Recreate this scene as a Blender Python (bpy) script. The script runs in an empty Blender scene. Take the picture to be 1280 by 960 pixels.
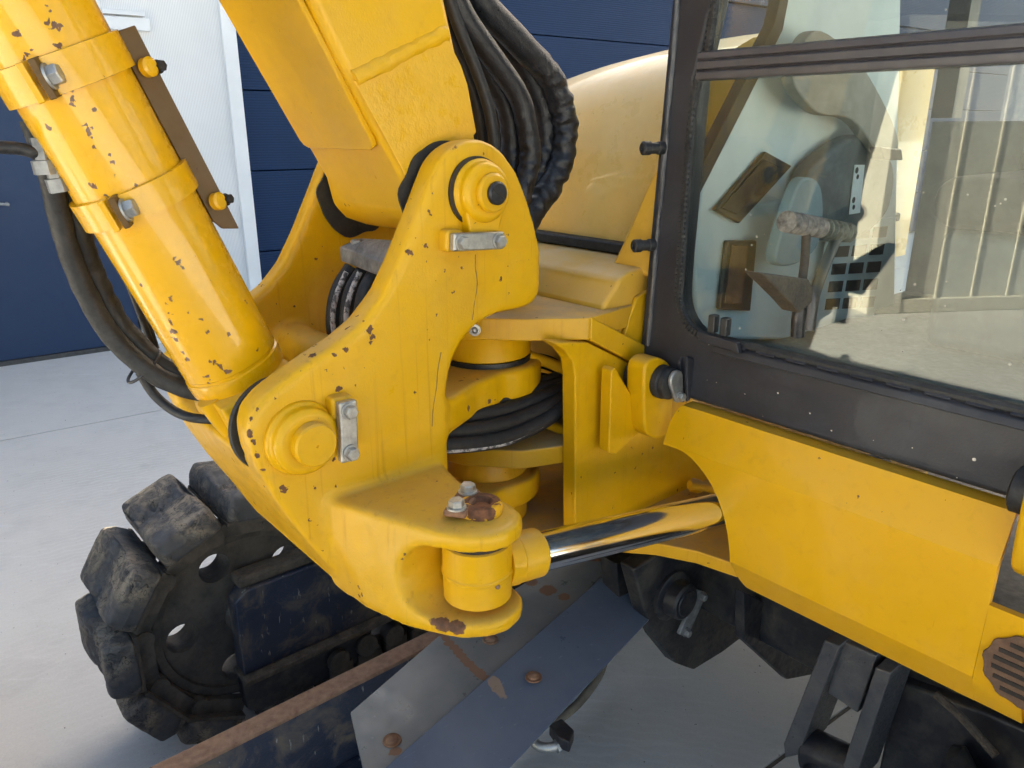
import bpy, bmesh, math, random
from mathutils import Vector, Matrix, noise as mnoise
R = math.radians
random.seed(7)
scene = bpy.context.scene
COL = scene.collection

# ------------------------------------------------------------------ camera
PITCH = R(18.4)
CAM = Vector((0, 0, 1.6))
cam_d = bpy.data.cameras.new('camera')
cam_d.sensor_fit = 'HORIZONTAL'
cam_d.sensor_width = 36.0
cam_d.lens = 27.0                      # 960 px focal length on a 1280 px wide frame
cam_d.clip_start = 0.02
cam_d.clip_end = 400
cam = bpy.data.objects.new('camera', cam_d)
cam.location = CAM
cam.rotation_euler = (R(90) - PITCH, 0, 0)
COL.objects.link(cam)
scene.camera = cam

# ------------------------------------------------------------------ sky, sun, exposure
SUN_EL = R(32)
SUN_AZ = Vector((0.45, 0.89, 0)).normalized()     # towards the sun, on the ground: behind the blue building
world = bpy.data.worlds.new('World')
scene.world = world
world.use_nodes = True
wn = world.node_tree.nodes
sky = wn.new('ShaderNodeTexSky')
sky.sky_type = 'NISHITA'
sky.sun_disc = False
sky.sun_elevation = SUN_EL
sky.sun_rotation = math.atan2(SUN_AZ.x, SUN_AZ.y)
sky.dust_density = 4.0
sky.air_density = 1.0
sky.ozone_density = 0.6
bg = wn['Background']
bg.inputs['Strength'].default_value = 0.05
world.node_tree.links.new(sky.outputs['Color'], bg.inputs['Color'])
sun_d = bpy.data.lights.new('sun', 'SUN')
sun_d.energy = 5.0
sun_d.angle = R(0.5)
sun_d.color = (1.0, 0.94, 0.84)
sun = bpy.data.objects.new('sun', sun_d)
to_sun = Vector((SUN_AZ.x * math.cos(SUN_EL), SUN_AZ.y * math.cos(SUN_EL), math.sin(SUN_EL)))
sun.rotation_euler = to_sun.to_track_quat('Z', 'Y').to_euler()
sun.location = (0, 0, 12)
COL.objects.link(sun)
scene.view_settings.view_transform = 'Standard'
scene.view_settings.look = 'None'
scene.view_settings.exposure = 3.17
scene.view_settings.gamma = 1.0
scene.view_settings.use_white_balance = True      # the camera's shade setting
scene.view_settings.white_balance_temperature = 7150
scene.view_settings.white_balance_tint = 6
scene.render.engine = 'CYCLES'
scene.cycles.use_denoising = True
scene.cycles.max_bounces = 6
scene.cycles.diffuse_bounces = 4
scene.cycles.glossy_bounces = 3
scene.cycles.transparent_max_bounces = 8
scene.cycles.use_adaptive_sampling = True
scene.cycles.adaptive_threshold = 0.03
scene.cycles.sample_clamp_indirect = 8.0

# ------------------------------------------------------------------ frames
# machine frame: x backwards, y to the machine's right (away from the viewer), z up
YAW = R(40.5)
ORG = Vector((-0.057, 1.40, 0))
MX = Vector((math.cos(YAW), math.sin(YAW), 0))
MY = Vector((-math.sin(YAW), math.cos(YAW), 0))
CL = Vector(((CAM - ORG).dot(MX), (CAM - ORG).dot(MY), CAM.z))


def ray(px, py):
    u, v = (px - 640) / 960.0, (py - 480) / 960.0
    return Vector((u, math.cos(PITCH) - v * math.sin(PITCH), -math.sin(PITCH) - v * math.cos(PITCH)))


def L(px, py, x=None, y=None, z=None):
    """a measured point of the photograph, put on a known plane of the machine (machine coordinates)"""
    d = ray(px, py)
    d = Vector((d.dot(MX), d.dot(MY), d.z))
    for i, v in enumerate((x, y, z)):
        if v is not None:
            return CL + d * ((v - CL[i]) / d[i])


# ------------------------------------------------------------------ node helpers
class NT:
    def __init__(s, name):
        s.mat = bpy.data.materials.new(name)
        s.mat.use_nodes = True
        s.t = s.mat.node_tree
        s.bsdf = s.t.nodes['Principled BSDF']
        s.tc = s.t.nodes.new('ShaderNodeTexCoord')

    def n(s, kind, **kw):
        nd = s.t.nodes.new('ShaderNode' + kind)
        for k, v in kw.items():
            setattr(nd, k, v)
        return nd

    def link(s, a, b):
        s.t.links.new(a, b)

    def put(s, sock, v):
        if hasattr(v, 'is_linked') or hasattr(v, 'links'):
            s.link(v, sock)
        else:
            sock.default_value = v

    def noise(s, scale, detail=4, rough=0.55, vec=None, dist=0.0):
        nd = s.n('TexNoise')
        nd.inputs['Scale'].default_value = scale
        nd.inputs['Detail'].default_value = detail
        nd.inputs['Roughness'].default_value = rough
        nd.inputs['Distortion'].default_value = dist
        s.link(vec if vec else s.tc.outputs['Object'], nd.inputs['Vector'])
        return nd.outputs['Fac']

    def ramp(s, fac, lo, hi, a=0.0, b=1.0):
        nd = s.n('MapRange')
        nd.inputs['From Min'].default_value = lo
        nd.inputs['From Max'].default_value = hi
        nd.inputs['To Min'].default_value = a
        nd.inputs['To Max'].default_value = b
        s.link(fac, nd.inputs['Value'])
        return nd.outputs['Result']

    def math(s, op, a, b=0.0, clamp=False):
        nd = s.n('Math', operation=op, use_clamp=clamp)
        s.put(nd.inputs[0], a)
        s.put(nd.inputs[1], b)
        return nd.outputs[0]

    def mix(s, fac, a, b, blend='MIX'):
        nd = s.n('Mix', data_type='RGBA', blend_type=blend)
        s.put(nd.inputs[0], fac)
        for sock, v in ((nd.inputs[6], a), (nd.inputs[7], b)):
            if isinstance(v, tuple):
                sock.default_value = (v[0], v[1], v[2], 1)
            else:
                s.link(v, sock)
        return nd.outputs[2]

    def scaled(s, sx, sy, sz, rot=(0, 0, 0)):
        nd = s.n('Mapping')
        nd.inputs['Scale'].default_value = (sx, sy, sz)
        nd.inputs['Rotation'].default_value = rot
        s.link(s.tc.outputs['Object'], nd.inputs['Vector'])
        return nd.outputs['Vector']

    def bump(s, height, strength=0.2, dist=0.01, base=None):
        nd = s.n('Bump')
        nd.inputs['Strength'].default_value = strength
        nd.inputs['Distance'].default_value = dist
        s.link(height, nd.inputs['Height'])
        if base:
            s.link(base, nd.inputs['Normal'])
        return nd.outputs['Normal']

    def spots(s, pts, wob=0.012, freq=90):
        """0 inside a set of irregular spots (x, y, z, radius), 1 outside"""
        nz = s.n('TexNoise')
        nz.inputs['Scale'].default_value = freq
        nz.inputs['Detail'].default_value = 3
        s.link(s.tc.outputs['Object'], nz.inputs['Vector'])
        sub = s.n('VectorMath', operation='SUBTRACT')
        s.link(nz.outputs['Color'], sub.inputs[0])
        sub.inputs[1].default_value = (0.5, 0.5, 0.5)
        sc = s.n('VectorMath', operation='SCALE')
        s.link(sub.outputs[0], sc.inputs[0])
        sc.inputs['Scale'].default_value = wob * 2
        ad = s.n('VectorMath', operation='ADD')
        s.link(s.tc.outputs['Object'], ad.inputs[0])
        s.link(sc.outputs[0], ad.inputs[1])
        cur = None
        for (x, y, z, r) in pts:
            d = s.n('VectorMath', operation='DISTANCE')
            s.link(ad.outputs[0], d.inputs[0])
            d.inputs[1].default_value = (x, y, z)
            v = s.math('DIVIDE', d.outputs['Value'], r)
            cur = v if cur is None else s.math('MINIMUM', cur, v)
        return s.ramp(cur, 0.9, 1.05)

    def out(s, col=None, rough=None, metal=None, normal=None, spec=None, coat=None):
        b = s.bsdf
        for k, v in (('Base Color', col), ('Roughness', rough), ('Metallic', metal), ('Normal', normal),
                     ('Specular IOR Level', spec), ('Coat Weight', coat)):
            if v is None:
                continue
            if isinstance(v, tuple):
                b.inputs[k].default_value = (v[0], v[1], v[2], 1)
            else:
                s.put(b.inputs[k], v)
        return s.mat


def paint(name, col, wob=0.012, rough=0.33, chips=0.0, dust=0.0, specks=0.3, spots=None, edge=0.0, streak=0.0,
          chipcol=(0.085, 0.042, 0.024), dustcol=(0.30, 0.25, 0.18), peel=0.08, palecol=None, coat=0.04, spec=0.32):
    m = NT(name)
    big = m.noise(3.0, 3)
    c = m.mix(m.ramp(big, 0.35, 0.7, 0, 0.55), col, tuple(v * 0.86 for v in col))
    if palecol:
        c = m.mix(m.ramp(m.noise(6, 5, 0.65), 0.42, 0.72, 0, 0.8), c, palecol)
    grime = m.noise(38, 6, 0.7)
    c = m.mix(m.ramp(grime, 0.55, 0.82, 0, 0.28), c, tuple(v * 0.5 for v in col))
    film = m.ramp(m.noise(4.2, 6, 0.72, dist=0.3), 0.47, 0.72, 0, 0.20)
    c = m.mix(film, c, tuple(v * 0.72 + 0.13 for v in col))
    scr = m.math('GREATER_THAN', m.noise(1.0, 3, 0.5, vec=m.scaled(190, 190, 9, (0.5, 0.3, 0.2))), 0.735)
    c = m.mix(m.math('MULTIPLY', scr, 0.35), c, tuple(v * 0.6 for v in col))
    r = m.math('ADD', m.ramp(m.noise(14, 5, 0.7), 0.3, 0.75, rough - 0.07, rough + 0.16), m.math('MULTIPLY', film, 0.45), True)
    if streak:
        gp = m.noise(2.6, 8, 0.68, dist=0.4)
        c = m.mix(m.ramp(gp, 0.52, 0.72, 0, 0.42), c, (col[0] * 0.62, col[1] * 0.55, col[2] + 0.012))
        st = m.noise(1.0, 4, 0.6, vec=m.scaled(70, 70, 1.6))
        c = m.mix(m.ramp(st, 0.58, 0.78, 0, streak), c, (col[0] * 0.38, col[1] * 0.3, col[2] * 0.3 + 0.004))
    if dust:
        g = m.n('NewGeometry')
        sp = m.n('SeparateXYZ')
        m.link(g.outputs['Normal'], sp.inputs[0])
        up = m.ramp(sp.outputs['Z'], 0.55, 0.97)
        f = m.math('MULTIPLY', up, m.ramp(m.noise(9, 6, 0.7), 0.3, 0.68, 0.1, dust))
        c = m.mix(f, c, dustcol)
        r = m.math('ADD', r, m.math('MULTIPLY', f, 0.35), True)
    hit = None
    if specks:
        sk = m.n('TexVoronoi')
        sk.inputs['Scale'].default_value = 55
        nz0 = m.n('TexNoise')
        nz0.inputs['Scale'].default_value = 160
        m.link(m.tc.outputs['Object'], nz0.inputs['Vector'])
        m.link(m.mix(0.012, m.tc.outputs['Object'], nz0.outputs['Color']), sk.inputs['Vector'])
        cs = m.n('SeparateColor')
        m.link(sk.outputs['Color'], cs.inputs[0])
        rnd_ = m.math('MULTIPLY', m.math('POWER', cs.outputs[0], 3.0), 1.9)
        sm = m.math('LESS_THAN', sk.outputs['Distance'], m.math('MULTIPLY', rnd_, m.ramp(m.noise(8, 3), 0.42, 0.75, 0.0, 0.26 * specks + 0.04)))
        hit = sm
    if chips:
        n1 = m.noise(26, 5, 0.62, dist=0.6)
        n2 = m.noise(5, 2)
        lim = m.ramp(n2, 0.40, 0.72, 0.80, 0.80 - 0.20 * chips)
        cm = m.math('GREATER_THAN', n1, lim)
        hit = cm if hit is None else m.math('MAXIMUM', hit, cm)
    if edge:
        g2 = m.n('NewGeometry')
        pt = m.ramp(g2.outputs['Pointiness'], 0.506, 0.53)
        em = m.math('GREATER_THAN', m.math('MULTIPLY', m.math('MULTIPLY', pt, m.noise(55, 6, 0.75)), m.ramp(m.noise(4.5, 3, 0.6), 0.42, 0.62)), 0.60 - 0.12 * edge)
        hit = em if hit is None else m.math('MAXIMUM', hit, em)
    if spots:
        sm = m.math('SUBTRACT', 1.0, m.spots(spots, wob))
        hit = sm if hit is None else m.math('MAXIMUM', hit, sm)
    nz = m.noise(240, 2)
    b0 = m.bump(nz, peel, 0.002)
    b1 = b0
    if hit is not None:
        cc = m.mix(m.ramp(m.noise(70, 3), 0.35, 0.65), chipcol, (chipcol[0] * 2.2, chipcol[1] * 2.0, chipcol[2] * 1.7))
        c = m.mix(hit, c, cc)
        r = m.math('ADD', r, m.math('MULTIPLY', hit, 0.4), True)
    return m.out(c, r, 0.0, b1, coat=coat, spec=spec)


def simple(name, a, b, rough=0.5, metal=0.0, scale=20, bump=0.15, bdist=0.004, lo=0.35, hi=0.68, rv=0.15, vec=None, spec=None, fine=0.5):
    m = NT(name)
    n1 = m.noise(scale, 6, 0.65, vec=m.scaled(*vec) if vec else None)
    n2 = m.noise(scale * 6, 4, 0.6)
    c = m.mix(m.ramp(n1, lo, hi), a, b)
    r = m.ramp(n2, 0.3, 0.7, rough - rv, rough + rv)
    return m.out(c, r, metal, m.bump(m.math('ADD', n1, m.math('MULTIPLY', n2, fine)), bump, bdist), spec=spec)


YEL = (0.71, 0.372, 0.006)
M = {}


def build_materials():
    M['yellow'] = paint('yellow_paint', YEL, chips=0.0, dust=0.35, specks=0.35, streak=0.16)
    cast_spots = [(L(px, py, y=yy).x, yy, L(px, py, y=yy).z, r) for px, py, yy, r in POST_CHIPS]
    M['yellow_cast'] = paint('yellow_cast_paint', (0.72, 0.382, 0.006), chips=0.3, dust=0.35, specks=1.0, edge=0.6, streak=0.5, peel=0.16, spots=cast_spots)
    M['yellow_plain_cast'] = paint('yellow_plain_cast_paint', (0.72, 0.382, 0.006), chips=0.6, dust=0.3, specks=0.75, streak=0.2, peel=0.16)
    M['yellow_lugs'] = paint('yellow_lug_paint', (0.72, 0.382, 0.006), chips=0.5, specks=0.6)
    M['yellow_boom'] = paint('yellow_boom_paint', (0.73, 0.39, 0.008), chips=0.12, dust=0.2, specks=0.3, streak=0.06, peel=0.14)
    M['yellow_skirt'] = paint('yellow_panel_paint', (0.76, 0.385, 0.004), rough=0.38, chips=0.06, dust=0.2, specks=0.5, coat=0.1)
    M['yellow_dusty'] = paint('yellow_dusty_paint', (0.66, 0.34, 0.014), chips=0.3, dust=0.95, specks=0.7, streak=0.3, dustcol=(0.36, 0.28, 0.17))
    M['yellow_pale'] = paint('yellow_pale_paint', (0.76, 0.46, 0.10), rough=0.26, dust=0.7, specks=0.15, dustcol=(0.80, 0.66, 0.42), palecol=(0.78, 0.51, 0.16), coat=0.3, spec=0.5)  # paler yellow in patches, lighter cream mixed in on upward faces
    M['yellow_front'] = paint('yellow_front_paint', (0.72, 0.40, 0.05), rough=0.36, dust=0.9, specks=0.4, dustcol=(0.66, 0.50, 0.28))
    cyl_spots = []
    for (px, py, r) in CYL_CHIPS:
        p = on_cylinder(px, py)
        cyl_spots.append((p.x, p.y, p.z, r * 0.62))
    M['yellow_cylinder'] = paint('yellow_cylinder_paint', (0.75, 0.385, 0.007), rough=0.22, chips=0.12, specks=0.5, spots=cyl_spots, streak=0.0, coat=0.5)
    M['guard'] = paint('shade_browned_yellow_paint', (0.11, 0.055, 0.011), chips=0.3, specks=0.5, rough=0.5)  # yellow strip turned brown: the shade on its face put into the colour
    M['black_paint'] = paint('black_cab_paint', (0.028, 0.028, 0.034), wob=0.003, rough=0.42, specks=0.0, chips=0.0, peel=0.2,
                             spots=[(L(px, py, x=0.414).x, L(px, py, x=0.414).y, L(px, py, x=0.414).z, r) for px, py, r in SILL_SPECKS],
                             chipcol=(0.40, 0.39, 0.36), coat=0.1)
    M['rubber'] = simple('black_rubber', (0.012, 0.012, 0.013), (0.03, 0.03, 0.03), 0.6, scale=40)
    M['hose'] = simple('hose_rubber', (0.011, 0.011, 0.013), (0.026, 0.025, 0.025), 0.52, scale=60, bump=0.25)
    M['sleeve'] = simple('woven_hose_sleeve', (0.008, 0.008, 0.010), (0.022, 0.022, 0.026), 0.38, scale=50, bump=0.3, bdist=0.006)
    M['dusty_hose'] = simple('dusty_hose_rubber', (0.012, 0.012, 0.012), (0.032, 0.03, 0.028), 0.6, scale=25, bump=0.3)
    M['print'] = simple('worn_white_hose_print', (0.55, 0.50, 0.47), (0.09, 0.08, 0.08), 0.6, scale=90, lo=0.46, hi=0.56)
    M['zinc'] = simple('zinc_plated_steel', (0.50, 0.49, 0.46), (0.30, 0.29, 0.27), 0.42, 0.75, scale=60, bump=0.1)
    M['grey_steel'] = simple('greasy_grey_steel', (0.34, 0.34, 0.33), (0.12, 0.12, 0.12), 0.45, 0.35, scale=25)
    M['dark_steel'] = simple('dark_oiled_steel', (0.05, 0.05, 0.055), (0.02, 0.02, 0.02), 0.38, 0.5, scale=50)
    M['gap'] = simple('black_grease', (0.012, 0.008, 0.006), (0.03, 0.018, 0.012), 0.5, scale=70)
    ch = NT('polished_chrome')
    M['chrome'] = ch.out((0.86, 0.86, 0.87), ch.ramp(ch.noise(60, 3), 0.3, 0.7, 0.09, 0.15), 1.0)
    M['rust'] = simple('rusty_steel', (0.18, 0.078, 0.04), (0.28, 0.15, 0.085), 0.8, scale=45, bump=0.35)
    M['rust_pale'] = simple('pale_rusty_steel', (0.27, 0.16, 0.10), (0.17, 0.085, 0.05), 0.75, scale=60, bump=0.35)
    M['plate'] = plate_mat()
    M['plate_blue'] = blue_plate_mat()
    M['navy_worn'] = navy_worn()
    M['black_under'] = simple('black_undercarriage_paint', (0.016, 0.016, 0.020), (0.075, 0.066, 0.055), 0.45, scale=11, bump=0.4, lo=0.46, hi=0.70)
    M['grey_under'] = simple('worn_grey_black_steel', (0.06, 0.06, 0.066), (0.11, 0.105, 0.10), 0.4, scale=22, bump=0.25)
    M['mud'] = simple('dried_mud', (0.13, 0.105, 0.08), (0.05, 0.04, 0.032), 0.95, scale=30, bump=0.8, bdist=0.012)
    M['idler'] = simple('dirty_iron', (0.10, 0.082, 0.066), (0.035, 0.031, 0.028), 0.62, scale=16, bump=0.4)
    M['pad'] = pad_mat()
    M['glass'] = glass_mat()
    M['trim'] = simple('grey_blue_cab_trim', (0.60, 0.67, 0.68), (0.50, 0.57, 0.58), 0.6, scale=5, bump=0.05)
    M['trim_dark'] = simple('dark_grey_cab_trim', (0.13, 0.15, 0.155), (0.08, 0.09, 0.095), 0.6, scale=12)
    M['seat_dark'] = simple('black_dusty_cloth', (0.05, 0.046, 0.04), (0.03, 0.028, 0.025), 0.85, scale=14)
    M['seat'] = simple('brown_dusty_cloth', (0.20, 0.165, 0.12), (0.10, 0.085, 0.065), 0.85, scale=14)
    M['pedal_dark'] = simple('dark_muddy_steel', (0.075, 0.06, 0.04), (0.035, 0.028, 0.02), 0.7, scale=40, bump=0.4)
    M['bolster'] = simple('grey_brown_cloth', (0.34, 0.32, 0.28), (0.24, 0.22, 0.18), 0.85, scale=10)
    M['pedal'] = simple('muddy_pedal_rubber', (0.26, 0.24, 0.20), (0.07, 0.062, 0.05), 0.8, scale=60, bump=0.6)
    M['black_plastic'] = simple('black_plastic', (0.02, 0.02, 0.021), (0.05, 0.048, 0.045), 0.45, scale=40)
    M['sticker'] = simple('white_sticker', (0.80, 0.84, 0.84), (0.72, 0.76, 0.76), 0.5, scale=30, bump=0.02)
    M['grille_brown'] = simple('dusty_brown_plastic', (0.16, 0.085, 0.045), (0.10, 0.052, 0.03), 0.7, scale=50)
    M['drip'] = simple('dried_brown_drip', (0.22, 0.11, 0.02), (0.12, 0.06, 0.02), 0.6, scale=80)
    M['concrete'] = concrete_mat()
    M['joint'] = simple('dark_joint_filler', (0.05, 0.05, 0.05), (0.09, 0.09, 0.09), 0.9, scale=30)
    M['white_clad'] = clad('white_cladding', (0.76, 0.78, 0.80), (110, 0, 0), 0.16)
    M['white_trim'] = simple('white_metal_trim', (0.76, 0.79, 0.82), (0.70, 0.73, 0.76), 0.45, scale=3, bump=0.03)
    M['navy_door'] = simple('navy_door_paint', (0.011, 0.034, 0.092), (0.014, 0.039, 0.10), 0.5, scale=2, bump=0.03)
    M['navy_ribbed'] = clad('navy_ribbed_door', (0.011, 0.034, 0.092), (0, 0, 62), 0.35)
    M['shed'] = simple('pale_grey_cladding', (0.74, 0.73, 0.68), (0.66, 0.65, 0.60), 0.6, scale=2, bump=0.05)
    M['shed_white'] = simple('cream_pillar_paint', (0.80, 0.77, 0.68), (0.74, 0.70, 0.60), 0.6, scale=4, bump=0.05)
    M['shed_dark'] = simple('dark_doorway', (0.03, 0.03, 0.03), (0.05, 0.05, 0.05), 0.5, scale=4)


def glass_mat():
    m = NT('tinted_cab_glass')
    t = m.t
    t.nodes.remove(m.bsdf)
    tr = m.n('BsdfTransparent')
    tr.inputs['Color'].default_value = (0.90, 0.96, 0.95, 1)
    gl = m.n('BsdfGlossy')
    gl.inputs['Roughness'].default_value = 0.0
    gl.inputs['Color'].default_value = (1.0, 0.98, 0.92, 1)
    fr = m.n('Fresnel')
    fr.inputs['IOR'].default_value = 1.46
    df = m.n('BsdfDiffuse')
    df.inputs['Color'].default_value = (0.5, 0.48, 0.42, 1)
    # dust specks dried on the pane
    vz = m.n('TexVoronoi')
    vz.inputs['Scale'].default_value = 42
    m.link(m.tc.outputs['Object'], vz.inputs['Vector'])
    sp = m.math('LESS_THAN', vz.outputs['Distance'], m.ramp(m.noise(9, 2), 0.5, 0.8, 0.0, 0.17))
    film = m.ramp(m.noise(3.0, 5, 0.6), 0.4, 0.8, 0.0, 0.05)
    a = m.n('MixShader')
    m.link(fr.outputs[0], a.inputs[0])
    m.link(tr.outputs[0], a.inputs[1])
    m.link(gl.outputs[0], a.inputs[2])
    b = m.n('MixShader')
    m.link(m.math('MAXIMUM', m.math('MULTIPLY', sp, 0.7), film), b.inputs[0])
    m.link(a.outputs[0], b.inputs[1])
    m.link(df.outputs[0], b.inputs[2])
    m.link(b.outputs[0], t.nodes['Material Output'].inputs['Surface'])
    return m.mat


def clad(name, col, ribs, strength):
    m = NT(name)
    w = m.n('TexWave', wave_type='BANDS', bands_direction='X' if ribs[0] else 'Z', wave_profile='SIN')
    w.inputs['Scale'].default_value = (ribs[0] or ribs[2]) / 6.2832 * 1.6
    m.link(m.tc.outputs['Object'], w.inputs['Vector'])
    c = m.mix(m.ramp(m.noise(2.5, 4), 0.35, 0.7), col, tuple(v * 0.93 for v in col))
    c = m.mix(m.ramp(w.outputs['Fac'], 0.0, 0.4, 0.5, 0.0), c, tuple(v * 0.5 for v in col))
    return m.out(c, 0.5, 0.0, m.bump(w.outputs['Fac'], strength, 0.004), spec=0.15)


def concrete_mat():
    m = NT('brushed_concrete')
    g = m.n('NewGeometry')
    mp = m.n('Mapping')
    m.link(g.outputs['Position'], mp.inputs['Vector'])
    pos = mp.outputs['Vector']
    big = m.noise(0.9, 5, 0.6, vec=pos)
    mid = m.noise(5, 6, 0.65, vec=pos)
    mp2 = m.n('Mapping')
    mp2.inputs['Rotation'].default_value = (0, 0, R(-36))
    mp2.inputs['Scale'].default_value = (5, 90, 5)
    m.link(g.outputs['Position'], mp2.inputs['Vector'])
    br = m.noise(1.0, 5, 0.6, vec=mp2.outputs['Vector'])
    mp3 = m.n('Mapping')
    mp3.inputs['Rotation'].default_value = (0, 0, R(22))
    mp3.inputs['Scale'].default_value = (3, 34, 3)
    m.link(g.outputs['Position'], mp3.inputs['Vector'])
    tr = m.noise(1.0, 4, 0.7, vec=mp3.outputs['Vector'])
    c = m.mix(m.ramp(big, 0.3, 0.72), (0.635, 0.625, 0.60), (0.54, 0.53, 0.51))
    c = m.mix(m.ramp(mid, 0.5, 0.8, 0, 0.45), c, (0.42, 0.42, 0.415))
    c = m.mix(m.ramp(tr, 0.58, 0.74, 0, 0.4), c, (0.72, 0.72, 0.71))
    gr = m.noise(150, 3, 0.6, vec=pos)
    c = m.mix(m.ramp(gr, 0.35, 0.7, 0.0, 0.28), c, (0.40, 0.40, 0.395))
    sw = m.n('TexWave', wave_type='RINGS', rings_direction='Z', wave_profile='SIN')
    sw.inputs['Scale'].default_value = 9
    sw.inputs['Distortion'].default_value = 7
    sw.inputs['Detail'].default_value = 4
    sw.inputs['Detail Scale'].default_value = 1.6
    m.link(pos, sw.inputs['Vector'])
    c = m.mix(m.math('MULTIPLY', m.ramp(sw.outputs['Fac'], 0.6, 1.0), m.ramp(big, 0.4, 0.6, 0.05, 0.35)), c, (0.70, 0.70, 0.69))
    st = m.noise(2.3, 6, 0.7, vec=pos, dist=0.4)
    c = m.mix(m.ramp(st, 0.62, 0.80, 0, 0.55), c, (0.33, 0.33, 0.325))
    c = m.mix(m.math('GREATER_THAN', m.noise(60, 3, vec=pos), 0.73), c, (0.16, 0.15, 0.14))
    return m.out(c, m.ramp(mid, 0.3, 0.7, 0.62, 0.85), 0.0, m.bump(m.math('ADD', m.math('MULTIPLY', br, 0.25), m.math('ADD', m.math('MULTIPLY', mid, 0.6), m.math('MULTIPLY', gr, 0.5))), 0.3, 0.004))


def plate_mat():
    m = NT('worn_grey_guard_steel')
    c = m.mix(m.ramp(m.noise(6, 5, 0.6), 0.35, 0.7), (0.20, 0.205, 0.20), (0.27, 0.27, 0.26))
    c = m.mix(m.ramp(m.noise(55, 4, 0.7), 0.66, 0.74, 0, 0.9), c, (0.36, 0.36, 0.35))
    pts = []
    for i in range(15):
        t = i / 14.0
        p = L(552 + 70 * t, 792 + 66 * t + 5 * math.sin(3 * t), z=0.42)
        pts.append((p.x, p.y, 0.42, 0.0125))
    for (px, py, r) in ((592, 836, 0.012), (600, 842, 0.013), (584, 828, 0.010), (685, 738, 0.024), (705, 746, 0.016), (664, 728, 0.018), (494, 940, 0.012)):
        p = L(px, py, z=0.42)
        pts.append((p.x, p.y, 0.42, r))
    f = m.math('SUBTRACT', 1.0, m.spots(pts, 0.008, 60))
    c = m.mix(m.math('MULTIPLY', f, 0.85), c, (0.27, 0.12, 0.055))
    r = m.ramp(m.noise(20, 5, 0.7), 0.3, 0.7, 0.24, 0.48)
    return m.out(c, m.math('ADD', r, m.math('MULTIPLY', f, 0.4), True), m.math('SUBTRACT', 0.15, m.math('MULTIPLY', f, 0.15), True),
                 m.bump(m.noise(30, 5), 0.12, 0.004))


def blue_plate_mat():  # blue sky reflected by the tilted plate, put into its colour
    m = NT('sky_tinted_guard_paint')
    c = m.mix(m.ramp(m.noise(5, 5, 0.6), 0.35, 0.7), (0.105, 0.13, 0.18), (0.15, 0.17, 0.215))
    c = m.mix(m.ramp(m.noise(1.0, 4, 0.6, vec=m.scaled(30, 120, 30, (0, 0, 0.6))), 0.66, 0.72, 0, 0.5), c, (0.26, 0.27, 0.29))
    pts = []
    for i in range(8):
        t = i / 7.0
        p = L(618 + 30 * t, 853 + 30 * t, z=0.425)
        pts.append((p.x, p.y, 0.425, 0.016 - 0.004 * t))
    f = m.math('SUBTRACT', 1.0, m.spots(pts, 0.006, 60))
    c = m.mix(m.math('MULTIPLY', f, 0.8), c, (0.36, 0.24, 0.16))
    return m.out(c, m.ramp(m.noise(16, 5, 0.7), 0.3, 0.7, 0.26, 0.42), 0.0, m.bump(m.noise(25, 4), 0.06, 0.004))


def navy_worn():
    m = NT('scraped_navy_paint')
    c = m.mix(m.ramp(m.noise(7, 5), 0.35, 0.7), (0.016, 0.022, 0.042), (0.028, 0.036, 0.06))
    dirt = m.ramp(m.noise(9, 6, 0.7, dist=0.5), 0.47, 0.62, 0, 0.92)
    c = m.mix(dirt, c, (0.13, 0.105, 0.08))
    sc = m.noise(1.0, 5, 0.6, vec=m.scaled(60, 60, 14))
    c = m.mix(m.ramp(sc, 0.635, 0.69, 0, 0.8), c, (0.34, 0.33, 0.30))
    return m.out(c, m.math('ADD', 0.38, m.math('MULTIPLY', dirt, 0.45), True), 0.0, m.bump(m.noise(40, 6, 0.7), 0.4, 0.006))


def pad_mat():
    m = NT('worn_track_rubber')
    c = m.mix(m.ramp(m.noise(14, 5, 0.65), 0.38, 0.68), (0.055, 0.057, 0.063), (0.028, 0.028, 0.03))
    # mud and torn rubber gather in the worn middle of each pad
    mud = m.math('MULTIPLY', m.ramp(m.noise(26, 6, 0.7, dist=0.7), 0.40, 0.58), m.ramp(m.noise(6, 3), 0.42, 0.58))
    c = m.mix(mud, c, (0.21, 0.175, 0.135))
    vz = m.n('TexVoronoi', feature='DISTANCE_TO_EDGE')
    vz.inputs['Scale'].default_value = 22
    nz = m.n('TexNoise')
    nz.inputs['Scale'].default_value = 20
    m.link(m.tc.outputs['Object'], nz.inputs['Vector'])
    mx = m.mix(0.25, m.tc.outputs['Object'], nz.outputs['Color'])
    m.link(mx, vz.inputs['Vector'])
    cr = m.ramp(vz.outputs['Distance'], 0.0, 0.035)
    crm = m.math('MAXIMUM', cr, m.ramp(m.noise(7, 2), 0.5, 0.42))
    c = m.mix(crm, (0.012, 0.011, 0.011), c)
    h = m.math('ADD', m.math('MULTIPLY', crm, 0.7), m.math('MULTIPLY', m.noise(70, 5), 0.5))
    return m.out(c, m.ramp(m.noise(30, 4), 0.3, 0.7, 0.5, 0.8), 0.0, m.bump(h, 0.6, 0.008))


# ------------------------------------------------------------------ mesh helpers
def prism(bm, pts, vec):
    """closed outline (3D points in one plane) pushed along vec"""
    vec = Vector(vec)
    a = [bm.verts.new(p) for p in pts]
    b = [bm.verts.new(Vector(p) + vec) for p in pts]
    bm.faces.new(a)
    bm.faces.new(b[::-1])
    n = len(a)
    for i in range(n):
        bm.faces.new((a[i], b[i], b[(i + 1) % n], a[(i + 1) % n]))
    bmesh.ops.recalc_face_normals(bm, faces=bm.faces)


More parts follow.
